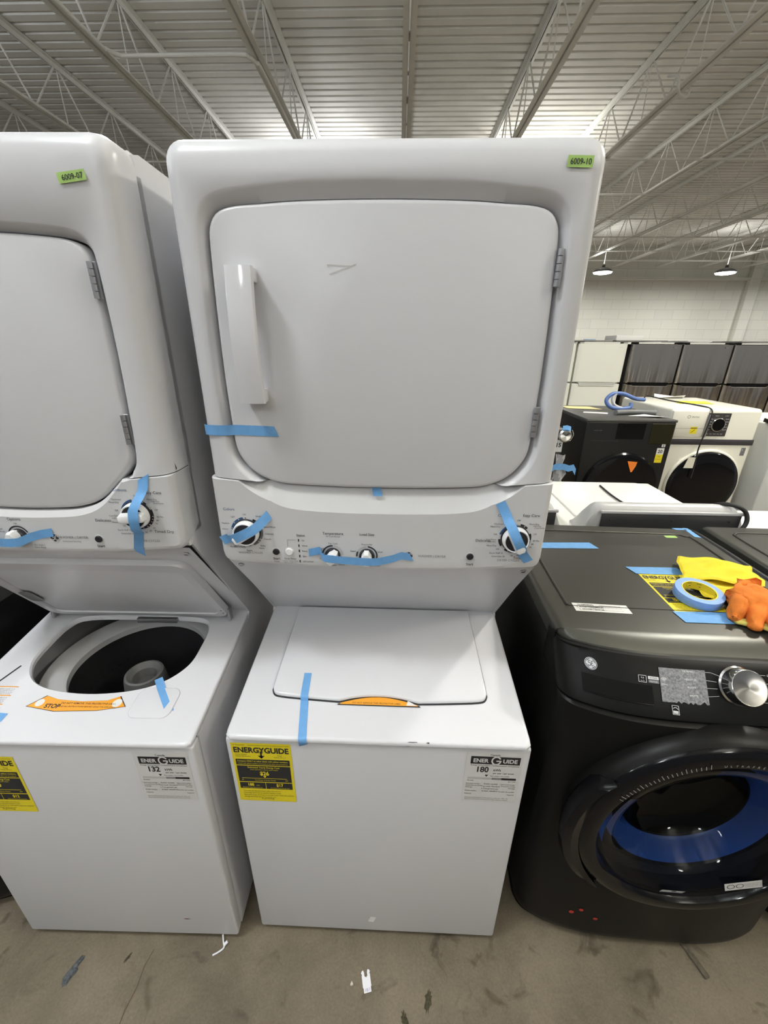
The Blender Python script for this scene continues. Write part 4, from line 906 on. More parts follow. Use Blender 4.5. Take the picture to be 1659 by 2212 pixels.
k = Ink(toD(.505, .291, ZT_), (1, -.02, 0), (0, 1, 0)); k.rect(0, -.036, .140, 0, 0, 0); k.text('WARNING', .012, -.010, .0085, 1, 'l', .01); k.text('L AVERTISSEMENT', .008, -.020, .0085, 1, 'l', .01); k.text('L ADVERTENCIA', .012, -.030, .0085, 1, 'l', .01)
for i in range(3): k.text('Read all instructions before use', .068, -.0095-.010*i, .0042, 1, 'l')
k.out('warning_label', [paper, ink_k], D, 'white three-line warning label')
mask_m = mat('grey_fibre_mask', (.26, .26, .27), .85, mottle=.5, mscale=220)
g = G(); bowf = lambda x: .060*(abs(x)/.35)**3.6
rows = []
for j in range(9):
    t = .036+.067*j/8
    rows.append([Vector((x, .028+.614*t+bowf(x)-.0016-(.0004 if abs(x+.121) < .004 else 0), .871+.789*t+.0012)) for x in [-.146+.098*i/20 for i in range(21)]])
for i in range(21):
    dz = random.uniform(-.006, .003) if i > 4 else -.004
    rows[0][i] += Vector((0, .614*dz, .789*dz))
g.grid(rows); o = g.out('adhesive_patch', mask_m, D); o['label'] = 'rough grey adhesive residue patch'
for (x, z, r_) in ((-.219, .135, .0068), (-.197, .156, .006), (-.155, .128, .006)):
    k = Ink((x, bowf(x)-.0022, z), (1, -.1, 0), (0, 0, 1)); k.dot(0, 0, r_, 0, 1); o = k.out('red_sticker_dot', [mat('red_dot', (.45, .03, .02), .5)], D)
k = Ink((-.02, -.0265, .345), (1, 0, 0), (0, -.3, 1)); k.rect(-.028, -.010, .028, .010, 0, 0); k.poly([(-.003, -.002), (.008, -.002), (.008, .008), (-.003, .008)], 1, 1); k.out('glass_sticker', [label_w, ink_k], D)
k = Ink((.135, -.0265, .395), (1, 0, .38), (-.38, 0, 1)); k.rect(-.042, -.015, .042, .015, 0, 0); k.arc(-.028, 0, .008, .0018, 0, 2*PI, 1, 1); k.arc(-.008, 0, .008, .0018, 0, 2*PI, 1, 1)
for i in range(3): k.text('CAUTION DO NOT CLIMB'[i:18], .022, .005-.006*i, .004, 1)
k.out('glass_sticker', [label_w, ink_k], D)

# ---- things lying on the near graphite washer
# masking tape roll, tilted against the cloth
zt = .990
r = empty('tape_roll', (.851, .322, zt), 0, 'roll of blue painters tape lying on the yellow energy label', 'tape roll'); r.rotation_euler = (math.radians(5), math.radians(-3), math.radians(20))
g = G(); g.lathe([(.0405, 0), (.056, 0), (.0565, .001), (.0565, .0225), (.056, .0235), (.0405, .0235), (.0405, 0)], 72, Matrix.Translation((0, 0, .004))); g.out('tape_winding', mat('blue_tape_roll', (.20, .36, .72), .5, mottle=.05, mscale=300), r)
g = G(); g.lathe([(.0380, 0), (.0403, 0), (.0403, .024), (.0380, .024), (.0380, 0)], 72, Matrix.Translation((0, 0, .004))); co = g.out('cardboard_core', mat('yellow_core', (.72, .60, .04), .5), r)
g = G()
for i in range(9):
    a0 = .5+i*.62
    for (h, ln) in ((.010, .12), (.018, .30)):
        A = [a0+ln*t/4 for t in range(5)]; vs = [Vector((.0378*math.cos(a), .0378*math.sin(a), h+.004)) for a in A]+[Vector((.0378*math.cos(a), .0378*math.sin(a), h+.0055)) for a in A]
        g.add(vs, [[t, t+1, 6+t, 5+t] for t in range(4)])
g.out('core_print', ink_k, co)
# yellow cloth, folded
def cloth(name, c4, z0, amp, m, label, layers=1, th=.004, seed=1):
    rnd = random.Random(seed); ph = [rnd.uniform(0, 6) for _ in range(8)]; NN = 40
    def pt_(u, v, h):
        p = (Vector(c4[0])*(1-u)+Vector(c4[1])*u)*(1-v)+(Vector(c4[3])*(1-u)+Vector(c4[2])*u)*v
        e = min(u, 1-u, v, 1-v)
        z = z0+h+amp*(.5+.5*math.sin(3.1*u+ph[0]+2*v))*(.4+.6*min(1, e*6))+amp*.35*math.sin(9*u+5*v+ph[1])+amp*.22*math.sin(17*v-6*u+ph[2])
        p = p+Vector((.004*math.sin(8*v+ph[3]), .005*math.sin(7*u+ph[4])))
        return Vector((p.x, p.y, max(z, zt+.0005+h*.2)))
    g = G(); A = [[pt_(i/NN, j/NN, th) for i in range(NN+1)] for j in range(NN+1)]; Bm = [[pt_(i/NN, j/NN, 0) for i in range(NN+1)] for j in range(NN+1)]
    g.grid(A); g.grid(Bm)
    ring = lambda X: X[0]+[rw[-1] for rw in X[1:]]+X[-1][::-1][1:]+[rw[0] for rw in X[::-1][1:-1]]
    def bulge(): 
        a, b = ring(A), ring(Bm); cxy = sum(a, Vector())/len(a); return [((p+q)/2)+((p-cxy).normalized()*th*.8) for p, q in zip(a, b)]
    g.rings([ring(A), bulge(), ring(Bm)])
    return g.out(name, m, None, 60)
ym = mat('yellow_cloth', (.82, .66, .035), .85, bump=.5, bscale=500, mottle=.12, mscale=14)
cl = empty('cleaning_cloth', (.95, .43, zt), 0, 'folded yellow microfibre cloth behind the blue tape roll', 'cloth')
for (c4, z0, sd) in (([(.885, .318), (1.010, .300), (1.078, .405), (.875, .425)], zt+.001, 3), ([(.862, .400), (1.052, .366), (1.098, .474), (.925, .528)], zt+.014, 5)):
    o = cloth('cloth_fold', c4, z0, .010, ym, '', th=.008, seed=sd); o.parent = cl; o.matrix_parent_inverse = Matrix.Translation((-.95, -.43, -zt))
# orange glove
gm = mat('orange_glove_fabric', (.72, .20, .028), .9, bump=.6, bscale=420, mottle=.22, mscale=12)
def skin(name, nodes, edges, m, root_i=0, sub=2, flat=(1, 1, 1)):
    me = bpy.data.meshes.new(name); me.from_pydata([n[0] for n in nodes], edges, []); o = bpy.data.objects.new(name, me); COL.objects.link(o)
    md = o.modifiers.new('s', 'SKIN'); md.use_smooth_shade = True
    for i, sv in enumerate(me.skin_vertices[0].data): sv.radius = nodes[i][1] if isinstance(nodes[i][1], tuple) else (nodes[i][1],)*2; sv.use_root = (i == root_i)
    s2 = o.modifiers.new('b', 'SUBSURF'); s2.levels = s2.render_levels = sub
    dg = bpy.context.evaluated_depsgraph_get(); dg.update(); nm = bpy.data.meshes.new_from_object(o.evaluated_get(dg)); nm.materials.clear(); nm.materials.append(m)
    bpy.data.objects.remove(o); bpy.data.meshes.remove(me)
    nm.polygons.foreach_set('use_smooth', [True]*len(nm.polygons)); nm.name = name
    o = bpy.data.objects.new(name, nm); COL.objects.link(o); return o
# palm/cuff chain plus five fingers, lying crumpled and folded over on itself
nodes = [((1.005, .250, 1.022), (.056, .034)), ((.985, .295, 1.032), (.050, .036)), ((.975, .335, 1.040), (.040, .030)), ((1.050, .190, 1.016), (.055, .030)), ((1.100, .135, 1.010), (.052, .028)), ((1.150, .085, 1.005), (.050, .026)),
         ((.940, .290, 1.020), .030), ((.905, .255, 1.012), .022), ((.885, .232, 1.006), .014),
         ((.955, .255, 1.014), .026), ((.925, .222, 1.008), .019), ((.912, .202, 1.005), .013),
         ((.980, .225, 1.012), .026), ((.960, .192, 1.006), .019), ((.955, .172, 1.004), .013),
         ((1.010, .195, 1.010), .026), ((.998, .155, 1.005), .019), ((1.005, .130, 1.003), .013),
         ((1.000, .345, 1.022), .026), ((1.025, .345, 1.012), .020)]
edges = [(0, 1), (1, 2), (0, 3), (3, 4), (4, 5), (1, 6), (6, 7), (7, 8), (1, 9), (9, 10), (10, 11), (0, 12), (12, 13), (13, 14), (0, 15), (15, 16), (16, 17), (1, 18), (18, 19)]
gl = empty('work_glove', (.95, .25, .99), 0, 'crumpled orange fabric work glove at right end of the washer top', 'glove')
o = skin('glove_shell', nodes, edges, gm); o.parent = gl; o.matrix_parent_inverse = Matrix.Translation((-.95, -.25, -.99))
rn = random.Random(4)
from mathutils import noise as mn
for v in o.data.vertices:
    v.co += Vector((-.022, -.022, -.004))
    d = mn.noise(v.co*26)*.012+mn.noise(v.co*60)*.006-abs(mn.noise(v.co*38+Vector((3, 1, 2))))*.008; v.co += v.normal*d; v.co.z = max(v.co.z, .9915)
lin = skin('glove_lining', [((.895, .215, .997), (.014, .006)), ((.935, .196, .998), (.018, .007)), ((.975, .170, .997), (.02, .007)), ((1.02, .14, .997), (.02, .007)), ((.870, .212, .996), (.008, .005))], [(0, 1), (1, 2), (2, 3), (0, 4)], mat('cream_cotton', (.55, .50, .12), .9, mottle=.2, mscale=60))
lin.parent = gl; lin.matrix_parent_inverse = Matrix.Translation((-.95, -.25, -.99))
for v in lin.data.vertices: v.co += v.normal*mn.noise(v.co*60)*.004; v.co.z = max(v.co.z, .989)

# ------------------------------------------------------------------ litter on the floor
wp = mat('white_card', (.85, .85, .90), .5)
r = empty('bread_tag', (-.022, -.098, .0012), math.radians(14), 'small white notched plastic tag on the floor before the middle machine', 'tag')
k = G(); po = [(-.010, -.020), (.010, -.020), (.010, -.010), (.0115, -.009), (.0115, .014), (.010, .016), (.0125, .019), (.0100, .023), (.006, .024), (.004, .019), (.004, .012), (0, .009), (-.004, .012), (-.004, .019), (-.006, .024), (-.010, .023), (-.0125, .019), (-.010, .016), (-.0115, .014), (-.0115, -.009), (-.010, -.010)]
k.prism(po, 'z', 0, .0012); k.out('tag_plate', wp, r); k = Ink((0, 0, .0013), (1, 0, 0), (0, 1, 0)); k.text('18/1', 0, -.018, .009, 0, lay=1); k.out('tag_print', [mat('ink_violet', (.25, .22, .45), .6)], r)
bm = bmesh.new(); bmesh.ops.create_icosphere(bm, subdivisions=2, radius=.0042); 
for v in bm.verts: v.co *= 1+.25*math.sin(v.co.x*900+v.co.y*700)
g = G(); g.bm(bm, 0, Matrix.Translation((-.062, -.103, .0035))); tag(g.out('pebble', mat('pebble_beige', (.6, .55, .45), .8)), 'tiny beige pebble beside the white plastic tag on the floor', 'pebble')
g = G(); pts = catmull([(-.448, -.025, .022), (-.445, -.034, .006), (-.440, -.045, .003), (-.452, -.055, .003), (-.466, -.062, .003)], 5, False); g.tube(pts, .0022, 8); g.tube([(-.440, -.040, .006), (-.432, -.034, .010)], .004, 8)
tag(g.out('cable_tie', wp), 'short white cable tie end on the floor under the left machine', 'cable tie')
g = G(); g.box(-.0075, .0075, -.055, .055, 0, .006, .002, 2, mt=Matrix.Translation((.905, -.005, .001)) @ Matrix.Rotation(math.radians(18), 4, 'Z')); tag(g.out('wood_sliver', mat('dirty_wood', (.10, .085, .06), .9, mottle=.4, mscale=80)), 'dirty wood sliver on the floor under the near graphite washer', 'debris')
def splat(name, x, y, a, b, rot, colr, label, cat, seed, h=.0012):
    rn = random.Random(seed); g = G(); n = 28; ring0 = []; 
    for i in range(n):
        t = 2*PI*i/n; q = 1+rn.uniform(-.28, .28)
        u, v = a*q*math.cos(t), b*q*math.sin(t); ring0.append((x+u*math.cos(rot)-v*math.sin(rot), y+u*math.sin(rot)+v*math.cos(rot)))
    rs = [[Vector((px_, py_, .0002)) for px_, py_ in ring0], [Vector((x+(px_-x)*.6, y+(py_-y)*.6, h)) for px_, py_ in ring0]]
    g.rings(rs, cap1=True); tag(g.out(name, mat(name+'_m', colr, .85, mottle=.5, mscale=150)), label, cat)
splat('lint_clump', -.842, -.108, .010, .034, -.25, (.09, .10, .11), 'grey clump of lint flattened on the floor before the left machine', 'lint', 2, .006)
stain_m = (.055, .048, .025)
splat('oil_stain', -.46, -.205, .016, .010, .3, stain_m, 'small round olive stain on the floor at the lower edge', 'stain', 5)
splat('oil_stain', .145, -.125, .009, .022, -.2, stain_m, 'oval dark stain on the floor right of the plastic tag', 'stain', 7)
splat('oil_stain', .082, -.163, .008, .018, .3, (.12, .10, .07), 'faint brown stain on the floor below the oval stain', 'stain', 9)
splat('oil_stain', -.50, -.235, .045, .006, .9, stain_m, 'long dark streak on the floor at the lower edge', 'stain', 11)
splat('oil_stain', -.705, -.075, .004, .012, -.5, stain_m, 'small dark tick mark on the floor under the left machine', 'stain', 12)
g = G(); pts = [(-.640, -.055), (-.648, -.09), (-.645, -.13), (-.652, -.17), (-.650, -.22), (-.655, -.30), (-.66, -.45), (-.655, -.62)]
a_, b_ = [Vector((x+.0009*(1+i % 2), y, .0006)) for i, (x, y) in enumerate(pts)], [Vector((x-.0009, y, .0006)) for x, y in pts]
g.grid([a_, b_]); tag(g.out('floor_crack', mat('crack_brown', (.085, .06, .04), .9)), 'thin brown crack running across the concrete before the left machine', 'crack')

# ------------------------------------------------------------------ white machines facing away behind the graphite washers
cream = mat('warm_white_enamel', (.88, .87, .81), .3)
con_g = mat('console_grey', (.52, .52, .52), .35)
def away_washer(x, label):
    r = empty('top_load_washer', (x, 1.22, 0), 0, label, 'washer')
    g = G(); g.box(-.34, .34, -.30, .36, .02, .915, .012, 3); g.out('cabinet', cream, r)
    g = slab(rrect(-.27, .27, -.17, .335, .03), lambda u, v, h: Vector((u, v, .9235+h)), .010, .004); g.out('washer_lid', cream, r)
    rows = []
    for i in range(41):
        t = i/40; x_ = -.325+.65*t; e = min(t, 1-t)*.65; h = .118*(1-(max(0, 1-e/.075))**2.4)
        e2 = h/.118
        rows.append([Vector((x_, yy, .905+max(.001, zz_*e2*1.15))) for yy, zz_ in ((-.335, 0), (-.338, .03), (-.340, .075), (-.335, .100), (-.322, .113), (-.300, .118), (-.275, .112), (-.25, .09), (-.215, .045), (-.185, .012), (-.17, 0))])
    g = G(); g.grid(rows); 
    g.add(rows[0], [list(range(len(rows[0])))]); g.add(rows[-1], [list(range(len(rows[-1])))]); cs = g.out('console', con_g, r, 40)
    g = G(); g.box(-.255, .285, -.3455, -.339, .83, 1.012, .002, 1); bp_ = g.out('console_back_cover', mat('dark_zinc', (.13, .13, .135), .35, .7), cs)
    g = G(); g.box(-.262, .292, -.348, -.336, 1.010, 1.022, .002, 1); g.out('cover_flange', con_g, cs)
    for sx in (-.22, .02, .24): g = G(); g.lathe([(.005, 0), (.005, .002), (.003, .003)], 12, Matrix.Translation((sx, -.3455, .985)) @ Matrix.Rotation(PI/2, 4, 'X'), cap1=True); g.out('screw', ink_k, bp_)
    for sx in (-1, 1):
        for sy in (-.25, .3): g = G(); g.lathe([(.02, 0), (.02, .025)], 12, Matrix.Translation((sx*.28, sy, 0)), cap0=True); g.out('levelling_foot', rubber, r)
    return r
A_ = away_washer(1.105, 'white top-load washer facing away, with dark cover on its console, behind the near graphite washer')
index_kids()
o = copy_tree(A_); o.location.x = .385; o['label'] = 'white top-load washer mostly hidden behind the middle laundry center'
r = empty('clothes_dryer', (1.86, 1.18, 0), 0, 'low white machine cut off by the right edge, behind the second graphite washer', 'dryer')
g = G(); g.box(-.34, .34, -.31, .31, .02, .80, .012, 3); g.out('cabinet', cream, r); g = slab(rrect(-.30, .30, -.27, .27, .03), lambda u, v, h: Vector((u, v, .806+h)), .008, .003); g.out('top_panel', cream, r)
g = G(); pts = catmull([(1.13, 1.48, .928), (1.115, 1.30, .930), (1.13, 1.16, .930), (1.17, 1.06, .945), (1.20, .97, .99), (1.22, .93, 1.034)], 6, False); g.tube(pts, .0045, 8); tag(g.out('power_cord', rubber), 'thin black cord lying over the white washer lid', 'cord')
g = G(); pts = catmull([(1.30, .98, .99), (1.33, .925, 1.040), (1.37, .885, 1.045), (1.395, .865, 1.02), (1.385, .850, .97), (1.30, .835, .90), (1.20, .83, .80)], 6, False); g.tube(pts, .008, 10); tag(g.out('drain_hose', rubber), 'thick black cord arching over the grey console of the white washer', 'cord')
g = G(); pts = catmull([(1.17, .84, .93), (1.145, .79, .975), (1.148, .66, .978), (1.150, .50, .975), (1.150, .32, .972), (1.155, .15, .965)], 6, False); g.tube(pts, .011, 12); tag(g.out('drain_hose', rubber), 'thick black hose lying in the gap between the two graphite washers', 'hose')

# ------------------------------------------------------------------ dark all-in-one washer with orange tag
mid = lambda a, b: (a+b)/2
r = empty('combo_washer', (1.794, 2.5, 0), 0, 'black front-load washer with orange paper scrap on its door, in the background', 'washer')
g = G(); g.box(-.333, .333, .0, .76, .03, 1.10, .012, 3); g.out('cabinet', mat('black_steel', (.022, .022, .021), .35, .5), r)
g = G(); g.box(-.335, .335, -.004, .765, 1.098, 1.118, .006, 2); g.out('top_panel', mat('grey_top', (.10, .10, .095), .4, .3), r)
mt = Matrix.Translation((.005, 0, .575)) @ Matrix.Rotation(PI/2, 4, 'X')
g = G(); g.lathe([(.290, -.002), (.292, .012), (.280, .028), (.255, .034), (.20, .028), (.0001, .020)], 80, mt); do_ = g.out('washer_door', dk_gloss, r)
k = Ink((-.10, -.0015, 1.045), (1, 0, 0), (0, 0, 1)); k.rect(0, -.075, .21, .045, 0, 0); k.out('display', [dk_gloss], r)
g = G(); g.box(.155, .322, -.004, .002, .935, 1.09, .002, 1); g.out('detergent_drawer', mat('black_olive', (.03, .028, .012), .3, .4), r)
k = Ink((-.27, -.001, 1.03), (1, 0, 0), (0, 0, 1)); k.text('Inverter DD', 0, 0, .012, 0, 'l'); k.rect(-.01, -.075, .20, -.0742, 0, 0); k.out('front_print', [ink_g], r)
k = Ink((.235, -.002, .905), (1, 0, 0), (0, 0, 1)); k.rect(0, -.075, .055, 0, 1, 0); k.rect(0, -.115, .055, -.050, 2, 1); k.text('20', .027, -.038, .035, 0, 'c', .02); k.text('YEAR', .027, -.070, .010, 0); k.text('WARRANTY', .027, -.09, .008, 0); k.rect(.028, .008, .055, .033, 1, 0); k.text('8', .042, .012, .018, 0, 'c', .02)
k.out('warranty_sticker', [ink_k, paper, yellow], r, 'white and yellow sticker reading 20')
g = G(); g.prism([(.015, .235), (.09, .230), (.085, .195), (.066, .150), (.056, .148)], 'y', -.0375, -.036, mt=Matrix.Translation((0, 0, .572))); o = g.out('paper_scrap', mat('orange_paper', (.95, .25, .03), .6), r); o['label'] = 'bright orange paper scrap taped to the door'
def sheet(name, pts, z, m, label, cat, curl=.0):
    g = G(); n = len(pts); g.add([Vector((x, y, z+.002+curl*(i % 2))) for i, (x, y) in enumerate(pts)]+[Vector((x, y, z+.0005+curl*(i % 2))) for i, (x, y) in enumerate(pts)], [list(range(n)), list(range(n, 2*n))]+[[i, (i+1) % n, n+(i+1) % n, n+i] for i in range(n)]); return tag(g.out(name, m), label, cat)
sheet('paper_sheet', [(1.84, 2.66), (2.10, 2.56), (2.08, 2.66), (1.97, 2.675)], 1.119, paper, 'white paper sheet lying on the black background washer, right end', 'paper', .012)
sheet('paper_sheet', [(1.55, 2.80), (1.72, 2.74), (1.76, 2.82), (1.58, 2.86)], 1.119, label_w, 'grey paper leaflet lying on the black background washer, front', 'paper')
sheet('paper_sheet', [(1.52, 3.06), (1.80, 3.00), (1.76, 3.17), (1.52, 3.2)], 1.119, mat('yellowish_paper', (.75, .62, .30), .6), 'yellow and white paper at the back left of the black background washer', 'paper')
# blue and grey hose coil
hm = mat('blue_hose', (.10, .17, .40), .45)
g = G(); pts = catmull([(2.16, 3.05, 1.20), (2.05, 3.0, 1.215), (1.93, 2.97, 1.255), (1.83, 2.95, 1.255), (1.785, 2.94, 1.205), (1.82, 2.93, 1.155), (1.90, 2.92, 1.140), (1.98, 2.92, 1.150), (1.99, 2.93, 1.185)], 7, False); g.tube(pts, .016, 12); hs = g.out('fill_hose', hm); tag(hs, 'blue coiled fill hose standing on the black background washer', 'hose')
g = G(); pts = catmull([(1.86, 2.95, 1.258), (1.835, 2.94, 1.215), (1.86, 2.93, 1.165), (1.93, 2.915, 1.140)], 6, False); g.tube(pts, .012, 10); tag(g.out('fill_hose', con_g), 'thin grey hose inside the blue hose coil', 'hose')
g = G(); pts = catmull([(1.76, 2.70, 1.139), (1.86, 2.74, 1.139), (1.98, 2.745, 1.139), (2.08, 2.71, 1.139)], 6, False); g.tube(pts, .020, 12); tag(g.out('drain_hose', mat('grey_hose', (.16, .16, .16), .5)), 'grey drain hose lying under the blue hose coil', 'hose')

# ------------------------------------------------------------------ cream combo machine
r = empty('combo_washer', (2.575, 2.73, 0), 0, 'cream white all-in-one washer with square control panel and black round door', 'washer')
g = G(); g.box(-.355, .355, .0, .80, .03, 1.175, .03, 4); g.out('cabinet', mat('cream_enamel', (.80, .78, .68), .22), r)
g = G(); g.box(-.352, .352, -.004, .02, .885, .932, .004, 2); g.out('trim_band', mat('charcoal_band', (.05, .045, .05), .4), r)
k = Ink((.02, -.0035, 1.05), (1, 0, 0), (0, 0, 1))
k.rect(-.087, -.092, .087, .090, 0, 0)
for s in (-1, 1):
    for i in range(5): k.text(('NORMAL', 'MIXED', 'TOWELS', 'SHEETS', 'WOOL', 'RINSE', 'STEAM', 'DRY', 'BULKY', 'JEANS')[i+5*(s > 0)], s*.066, .040-.021*i, .011, 1)
for i in range(5): k.text(('ON', 'SOIL', 'TEMP', 'SPIN', 'DRY')[i], -.058+.028*i, -.078, .010, 1)
for i in range(4): k.text(('*', 'DELAY', '~', 'START')[i], -.058+.038*i, .066, .010, 1)
k.out('control_display', [mat('panel_charcoal', (.05, .045, .045), .3), ink_w], r)
mt = Matrix.Translation((.02, -.0035, 1.05)) @ Matrix.Rotation(PI/2, 4, 'X')
g = G(); g.lathe([(.053, 0), (.053, .012), (.048, .014)], 48, mt); kd = g.out('cycle_dial', chrome, r); g = G(); g.lathe([(.048, .0135), (.0001, .0135)], 40, mt); g.out('dial_face', dk_gloss, kd)
mt = Matrix.Translation((.03, 0, .545)) @ Matrix.Rotation(PI/2, 4, 'X')
g = G(); g.lathe([(.305, -.002), (.305, .010), (.298, .018), (.285, .020)], 80, mt); do_ = g.out('door_surround', mat('cream_enamel', (.8, .78, .68), .2), r)
g = G(); g.lathe([(.290, .002), (.288, .024), (.270, .036), (.20, .046), (.0001, .052)], 80, mt); g.out('washer_door', dk_gloss, r)
g = G(); g.box(-.345, -.075, -.006, .01, .945, 1.155, .006, 2); dw = g.out('detergent_drawer', MATS['cream_enamel'], r)
k = Ink((-.20, -.0065, 1.0), (1, 0, 0), (0, 0, 1)); k.line([(-.14, .02), (.12, .018)], .002, 0); k.arc(-.02, .11, .011, .003, 0, 2*PI, 1); k.text('PROFILE', .004, .103, .016, 1, 'l'); k.out('drawer_print', [ink_g, ink_g], dw)
g = G(); g.box(-.075, -.045, -.008, .002, .95, 1.13, .003, 2); g.out('drawer_grip', silver, r)
k = Ink((-.185, -.0070, 1.03), (1, 0, 0), (0, 0, 1)); k.rect(0, -.055, .055, .002, 0, 0); k.rect(.002, -.012, .053, -.006, 1, 1); k.line([(.015, -.045), (.040, -.020)], .004, 1); k.out('yellow_sticker', [yellow, ink_k], r)
k = Ink((.275, -.001, .80), (1, 0, 0), (0, 0, 1)); k.rect(0, 0, .035, .065, 0, 0); k.text('3', .01, .04, .02, 1); k.out('badge_sticker', [ink_g, ink_w], r)
sheet('paper_sheet', [(2.45, 3.40), (2.72, 3.38), (2.76, 3.46), (2.50, 3.50)], 1.176, paper, 'white folded paper on top of the cream machine', 'paper', .03)
sheet('paper_sheet', [(2.44, 3.02), (2.72, 3.0), (2.78, 3.18), (2.50, 3.2)], 1.176, mat('lime_paper', (.55, .55, .05), .6), 'yellow green leaflet on top of the cream machine', 'paper')
g = G(); pts = catmull([(2.36, 3.40, 1.180), (2.42, 3.46, 1.19), (2.46, 3.28, 1.182), (2.47, 3.05, 1.182), (2.50, 2.86, 1.182), (2.515, 2.76, 1.176), (2.515, 2.712, 1.15), (2.505, 2.700, 1.05), (2.49, 2.695, .95), (2.475, 2.685, .85), (2.47, 2.665, .72), (2.465, 2.66, .62)], 6, False); g.tube(pts, .0055, 8); tag(g.out('power_cord', rubber), 'black power cord hanging down the front of the cream machine', 'cord')
g = G(); g.prism([(-.035, -.055), (.040, -.055), (.040, .035), (-.015, .035)], 'y', -.001, .001, mt=Matrix.Translation((2.42, 2.665, .76))); tag(g.out('cord_tag', mat('cream_tag', (.75, .72, .60), .6)), 'cream paper tag tied to the cord of the cream machine', 'tag')
# pale machine at the right edge
r = empty('clothes_dryer', (3.36, 2.62, 0), 0, 'pale grey machine at the right edge beside the cream machine', 'dryer')
g = G(); g.box(-.34, .34, .0, .76, .02, 1.06, .012, 3); g.out('cabinet', mat('pale_grey_enamel', (.62, .63, .62), .3), r)
g = G(); g.box(-.30, .30, .1, .72, 1.06, 1.066, .002, 1); g.out('top_panel', cream, r)
r = empty('flat_carton', (3.06, 2.66, 1.0665), math.radians(-15), 'thin black and white carton on the pale machine at right edge', 'box')
g = G(); g.box(-.09, .09, 0, .12, 0, .030, .002, 1); g.out('carton_side', dk_matte, r); g = G(); g.box(-.088, .088, .002, .118, .030, .034); g.out('carton_lid', paper, r)
k = Ink((-.07, -.0005, .007), (1, 0, 0), (0, 0, 1)); k.text('LATION', .06, 0, .018, 0); k.out('carton_print', [ink_w], r)
# dark tall appliance beside the black washer, chrome knob, plastic and tape
r = empty('wrapped_appliance', (1.02, 2.2, 0), 0, 'dark appliance with chrome handle, plastic wrap and blue tape beside the dryer', 'appliance')
g = G(); g.box(-.35, .17, 0, .62, .02, 1.10, .02, 3); g.out('cabinet', mat('dark_slate', (.05, .05, .05), .35, .5), r)
mt = Matrix.Translation((.150, -.035, 1.06)) @ Matrix.Rotation(PI/2, 4, 'X')
g = G(); g.lathe([(.028, -.035), (.030, .0), (.042, .012), (.044, .022), (.034, .030), (.0001, .032)], 40, mt); g.out('chrome_knob', chrome, r)
k = Ink((.130, -.0008, .935), (1, 0, 0), (0, 0, 1)); k.rect(-.03, 0, .035, .085, 0, 0); k.text('15', .01, .035, .04, 1, 'c', .03); k.out('number_sticker', [label_w, ink_k], r)
film = mat('clear_film', (.75, .75, .76), .25, alpha=.55)
g = G(); rows = []
for j in range(12):
    z = .62+.30*j/11; wv = .016*math.sin(j*1.3); rows.append([Vector((.13+.10*i/5*(1-.5*j/11)+wv*i/5, -.012-.018*math.sin(i*1.4+j*.9)-.01*i/5, z)) for i in range(6)])
g.grid(rows); o = g.out('plastic_wrap', film, r); o['label'] = 'crumpled clear plastic film'
strip('tape_strip', [(.09, -.020, .80), (.13, -.03, .835), (.18, -.045, .84), (.22, -.045, .828), (.25, -.040, .835), (.275, -.035, .80)], (0, 0, 1), .045, (0, -1, 0), r, label='torn blue tape around the plastic film')
strip('tape_strip', [(.125, -.058, 1.112), (.15, -.066, 1.118), (.18, -.058, 1.108)], (0, .3, 1), .03, (0, -1, 0), r, label='blue tape piece on the chrome knob')
strip('tape_strip', [(.165, -.010, 1.01), (.19, -.060, 1.03), (.205, -.060, 1.07), (.190, -.058, 1.10)], (0, .2, 1), .004, (0, -1, 0), r, cream, label='thin cream plastic strap')

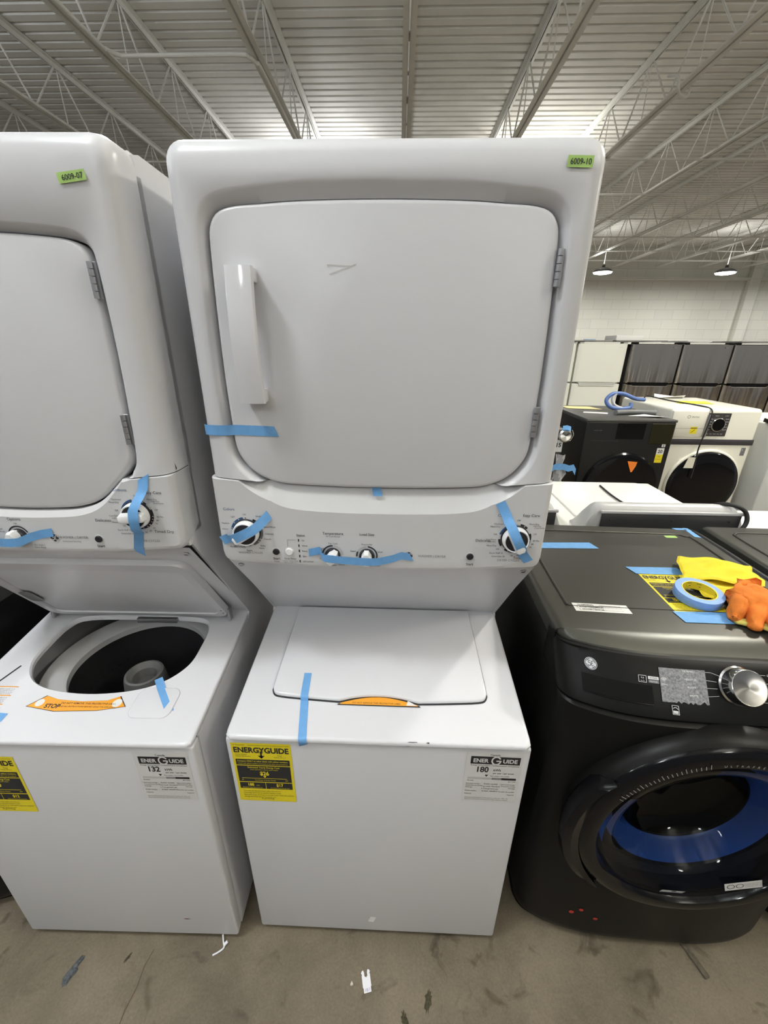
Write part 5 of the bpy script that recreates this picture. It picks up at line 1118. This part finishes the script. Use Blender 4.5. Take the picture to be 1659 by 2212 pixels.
# ------------------------------------------------------------------ row of refrigerators
def fridge(x, m, label, hndl):
    r = empty('refrigerator', (x, 5.6, 0), 0, label, 'refrigerator', 'refrigerators along the back aisle')
    g = G(); g.box(-.335, .335, .07, .75, .02, 1.66, .006, 2); g.out('cabinet', m[1], r)
    for nm, z0, z1 in (('freezer_door', 1.145, 1.665), ('fresh_food_door', .06, 1.125)):
        rows = []
        for i in range(25):
            t = i/24; x_ = -.338+.676*t; e = min(t, 1-t)*.676; yb = (.018-math.sqrt(max(0, .018**2-(.018-e)**2)) if e < .018 else 0)-.012*math.sin(PI*t)
            rows.append([Vector((x_, .062, z0)), Vector((x_, yb+.01, z0)), Vector((x_, yb, z0+.008)), Vector((x_, yb, z1-.008)), Vector((x_, yb+.01, z1)), Vector((x_, .062, z1))])
        g = G(); g.grid(rows); g.add(rows[0], [list(range(6))]); g.add(rows[-1], [list(range(6))]); d = g.out(nm, m[0], r, 40)
    g = G(); g.prism([(-.27, 1.145), (-.24, 1.105), (.24, 1.105), (.27, 1.145)], 'y', -.016, .05); g.out('handle_recess', m[2], r)
    g = G(); g.tube([(-.25, -.016, 1.112), (-.235, -.018, 1.100), (.235, -.018, 1.100), (.25, -.016, 1.112)], .004, 6); g.out('handle_rim', m[3], r)
    k = Ink((.215, -.0140, 1.615), (1, .1, 0), (0, 0, 1)); k.rect(0, 0, .055, .012, 0, 0); k.out('name_badge', [ink_g if m[0] is ss else ink_w], r)
    g = G(); g.box(-.33, -.27, .0, .10, 1.66, 1.685, .004, 1); g.box(.27, .33, .0, .10, 1.66, 1.685, .004, 1); g.out('hinge_cover', m[2], r)
    return r
wf = mat('fridge_white', (.78, .78, .70), .35)
M1 = (wf, wf, mat('fridge_recess_white', (.5, .5, .46), .5), wf); M2 = (ss, mat('fridge_side_black', (.02, .02, .02), .5), dk_matte, silver)
f0 = fridge(2.895, M1, 'white top-freezer refrigerator in the back row, left of the stainless ones', 0)
f1 = fridge(3.645, M2, 'stainless top-freezer refrigerator right beside the white one', 0); index_kids()
for i, x in enumerate((4.345, 5.045, 5.745)):
    o = copy_tree(f1); o.location.x = x; o['label'] = ['stainless top-freezer refrigerator, second of the stainless ones from the left', 'stainless top-freezer refrigerator, third of the stainless ones from the left', 'stainless top-freezer refrigerator beyond the right edge of the frame'][i]
o = copy_tree(f0); o.location.x = 2.19; o['label'] = 'white top-freezer refrigerator hidden behind the middle laundry center'
# flattened packing on top of the row
pm = mat('grey_packing', (.32, .31, .30), .7, mottle=.2, mscale=5)
for i, (x0, x1, z, m, lb) in enumerate(((2.35, 3.00, 1.690, pm, 'flat grey packing board on the white refrigerator'), (3.05, 3.75, 1.692, pm, 'flat grey packing board on the first stainless refrigerator'), (4.02, 4.35, 1.692, label_w, 'pale flat packing board on the second stainless refrigerator'), (4.75, 5.3, 1.692, pm, 'flat grey packing board on the third stainless refrigerator'))):
    g = G(); g.box(x0, x1, 5.58, 6.2, z, z+.018, .003, 1); tag(g.out('packing_board', m), lb, 'board')
g = G(); g.box(2.60, 2.76, 5.57, 5.60, 1.711, 1.718); tag(g.out('tape_piece', tape_b), 'blue tape piece on the packing board over the white refrigerator', 'tape')
g = G(); g.box(3.12, 3.50, 5.75, 6.1, 1.710, 1.775, .006, 2); tag(g.out('white_carton', paper), 'low white carton on top of the first stainless refrigerator', 'box')
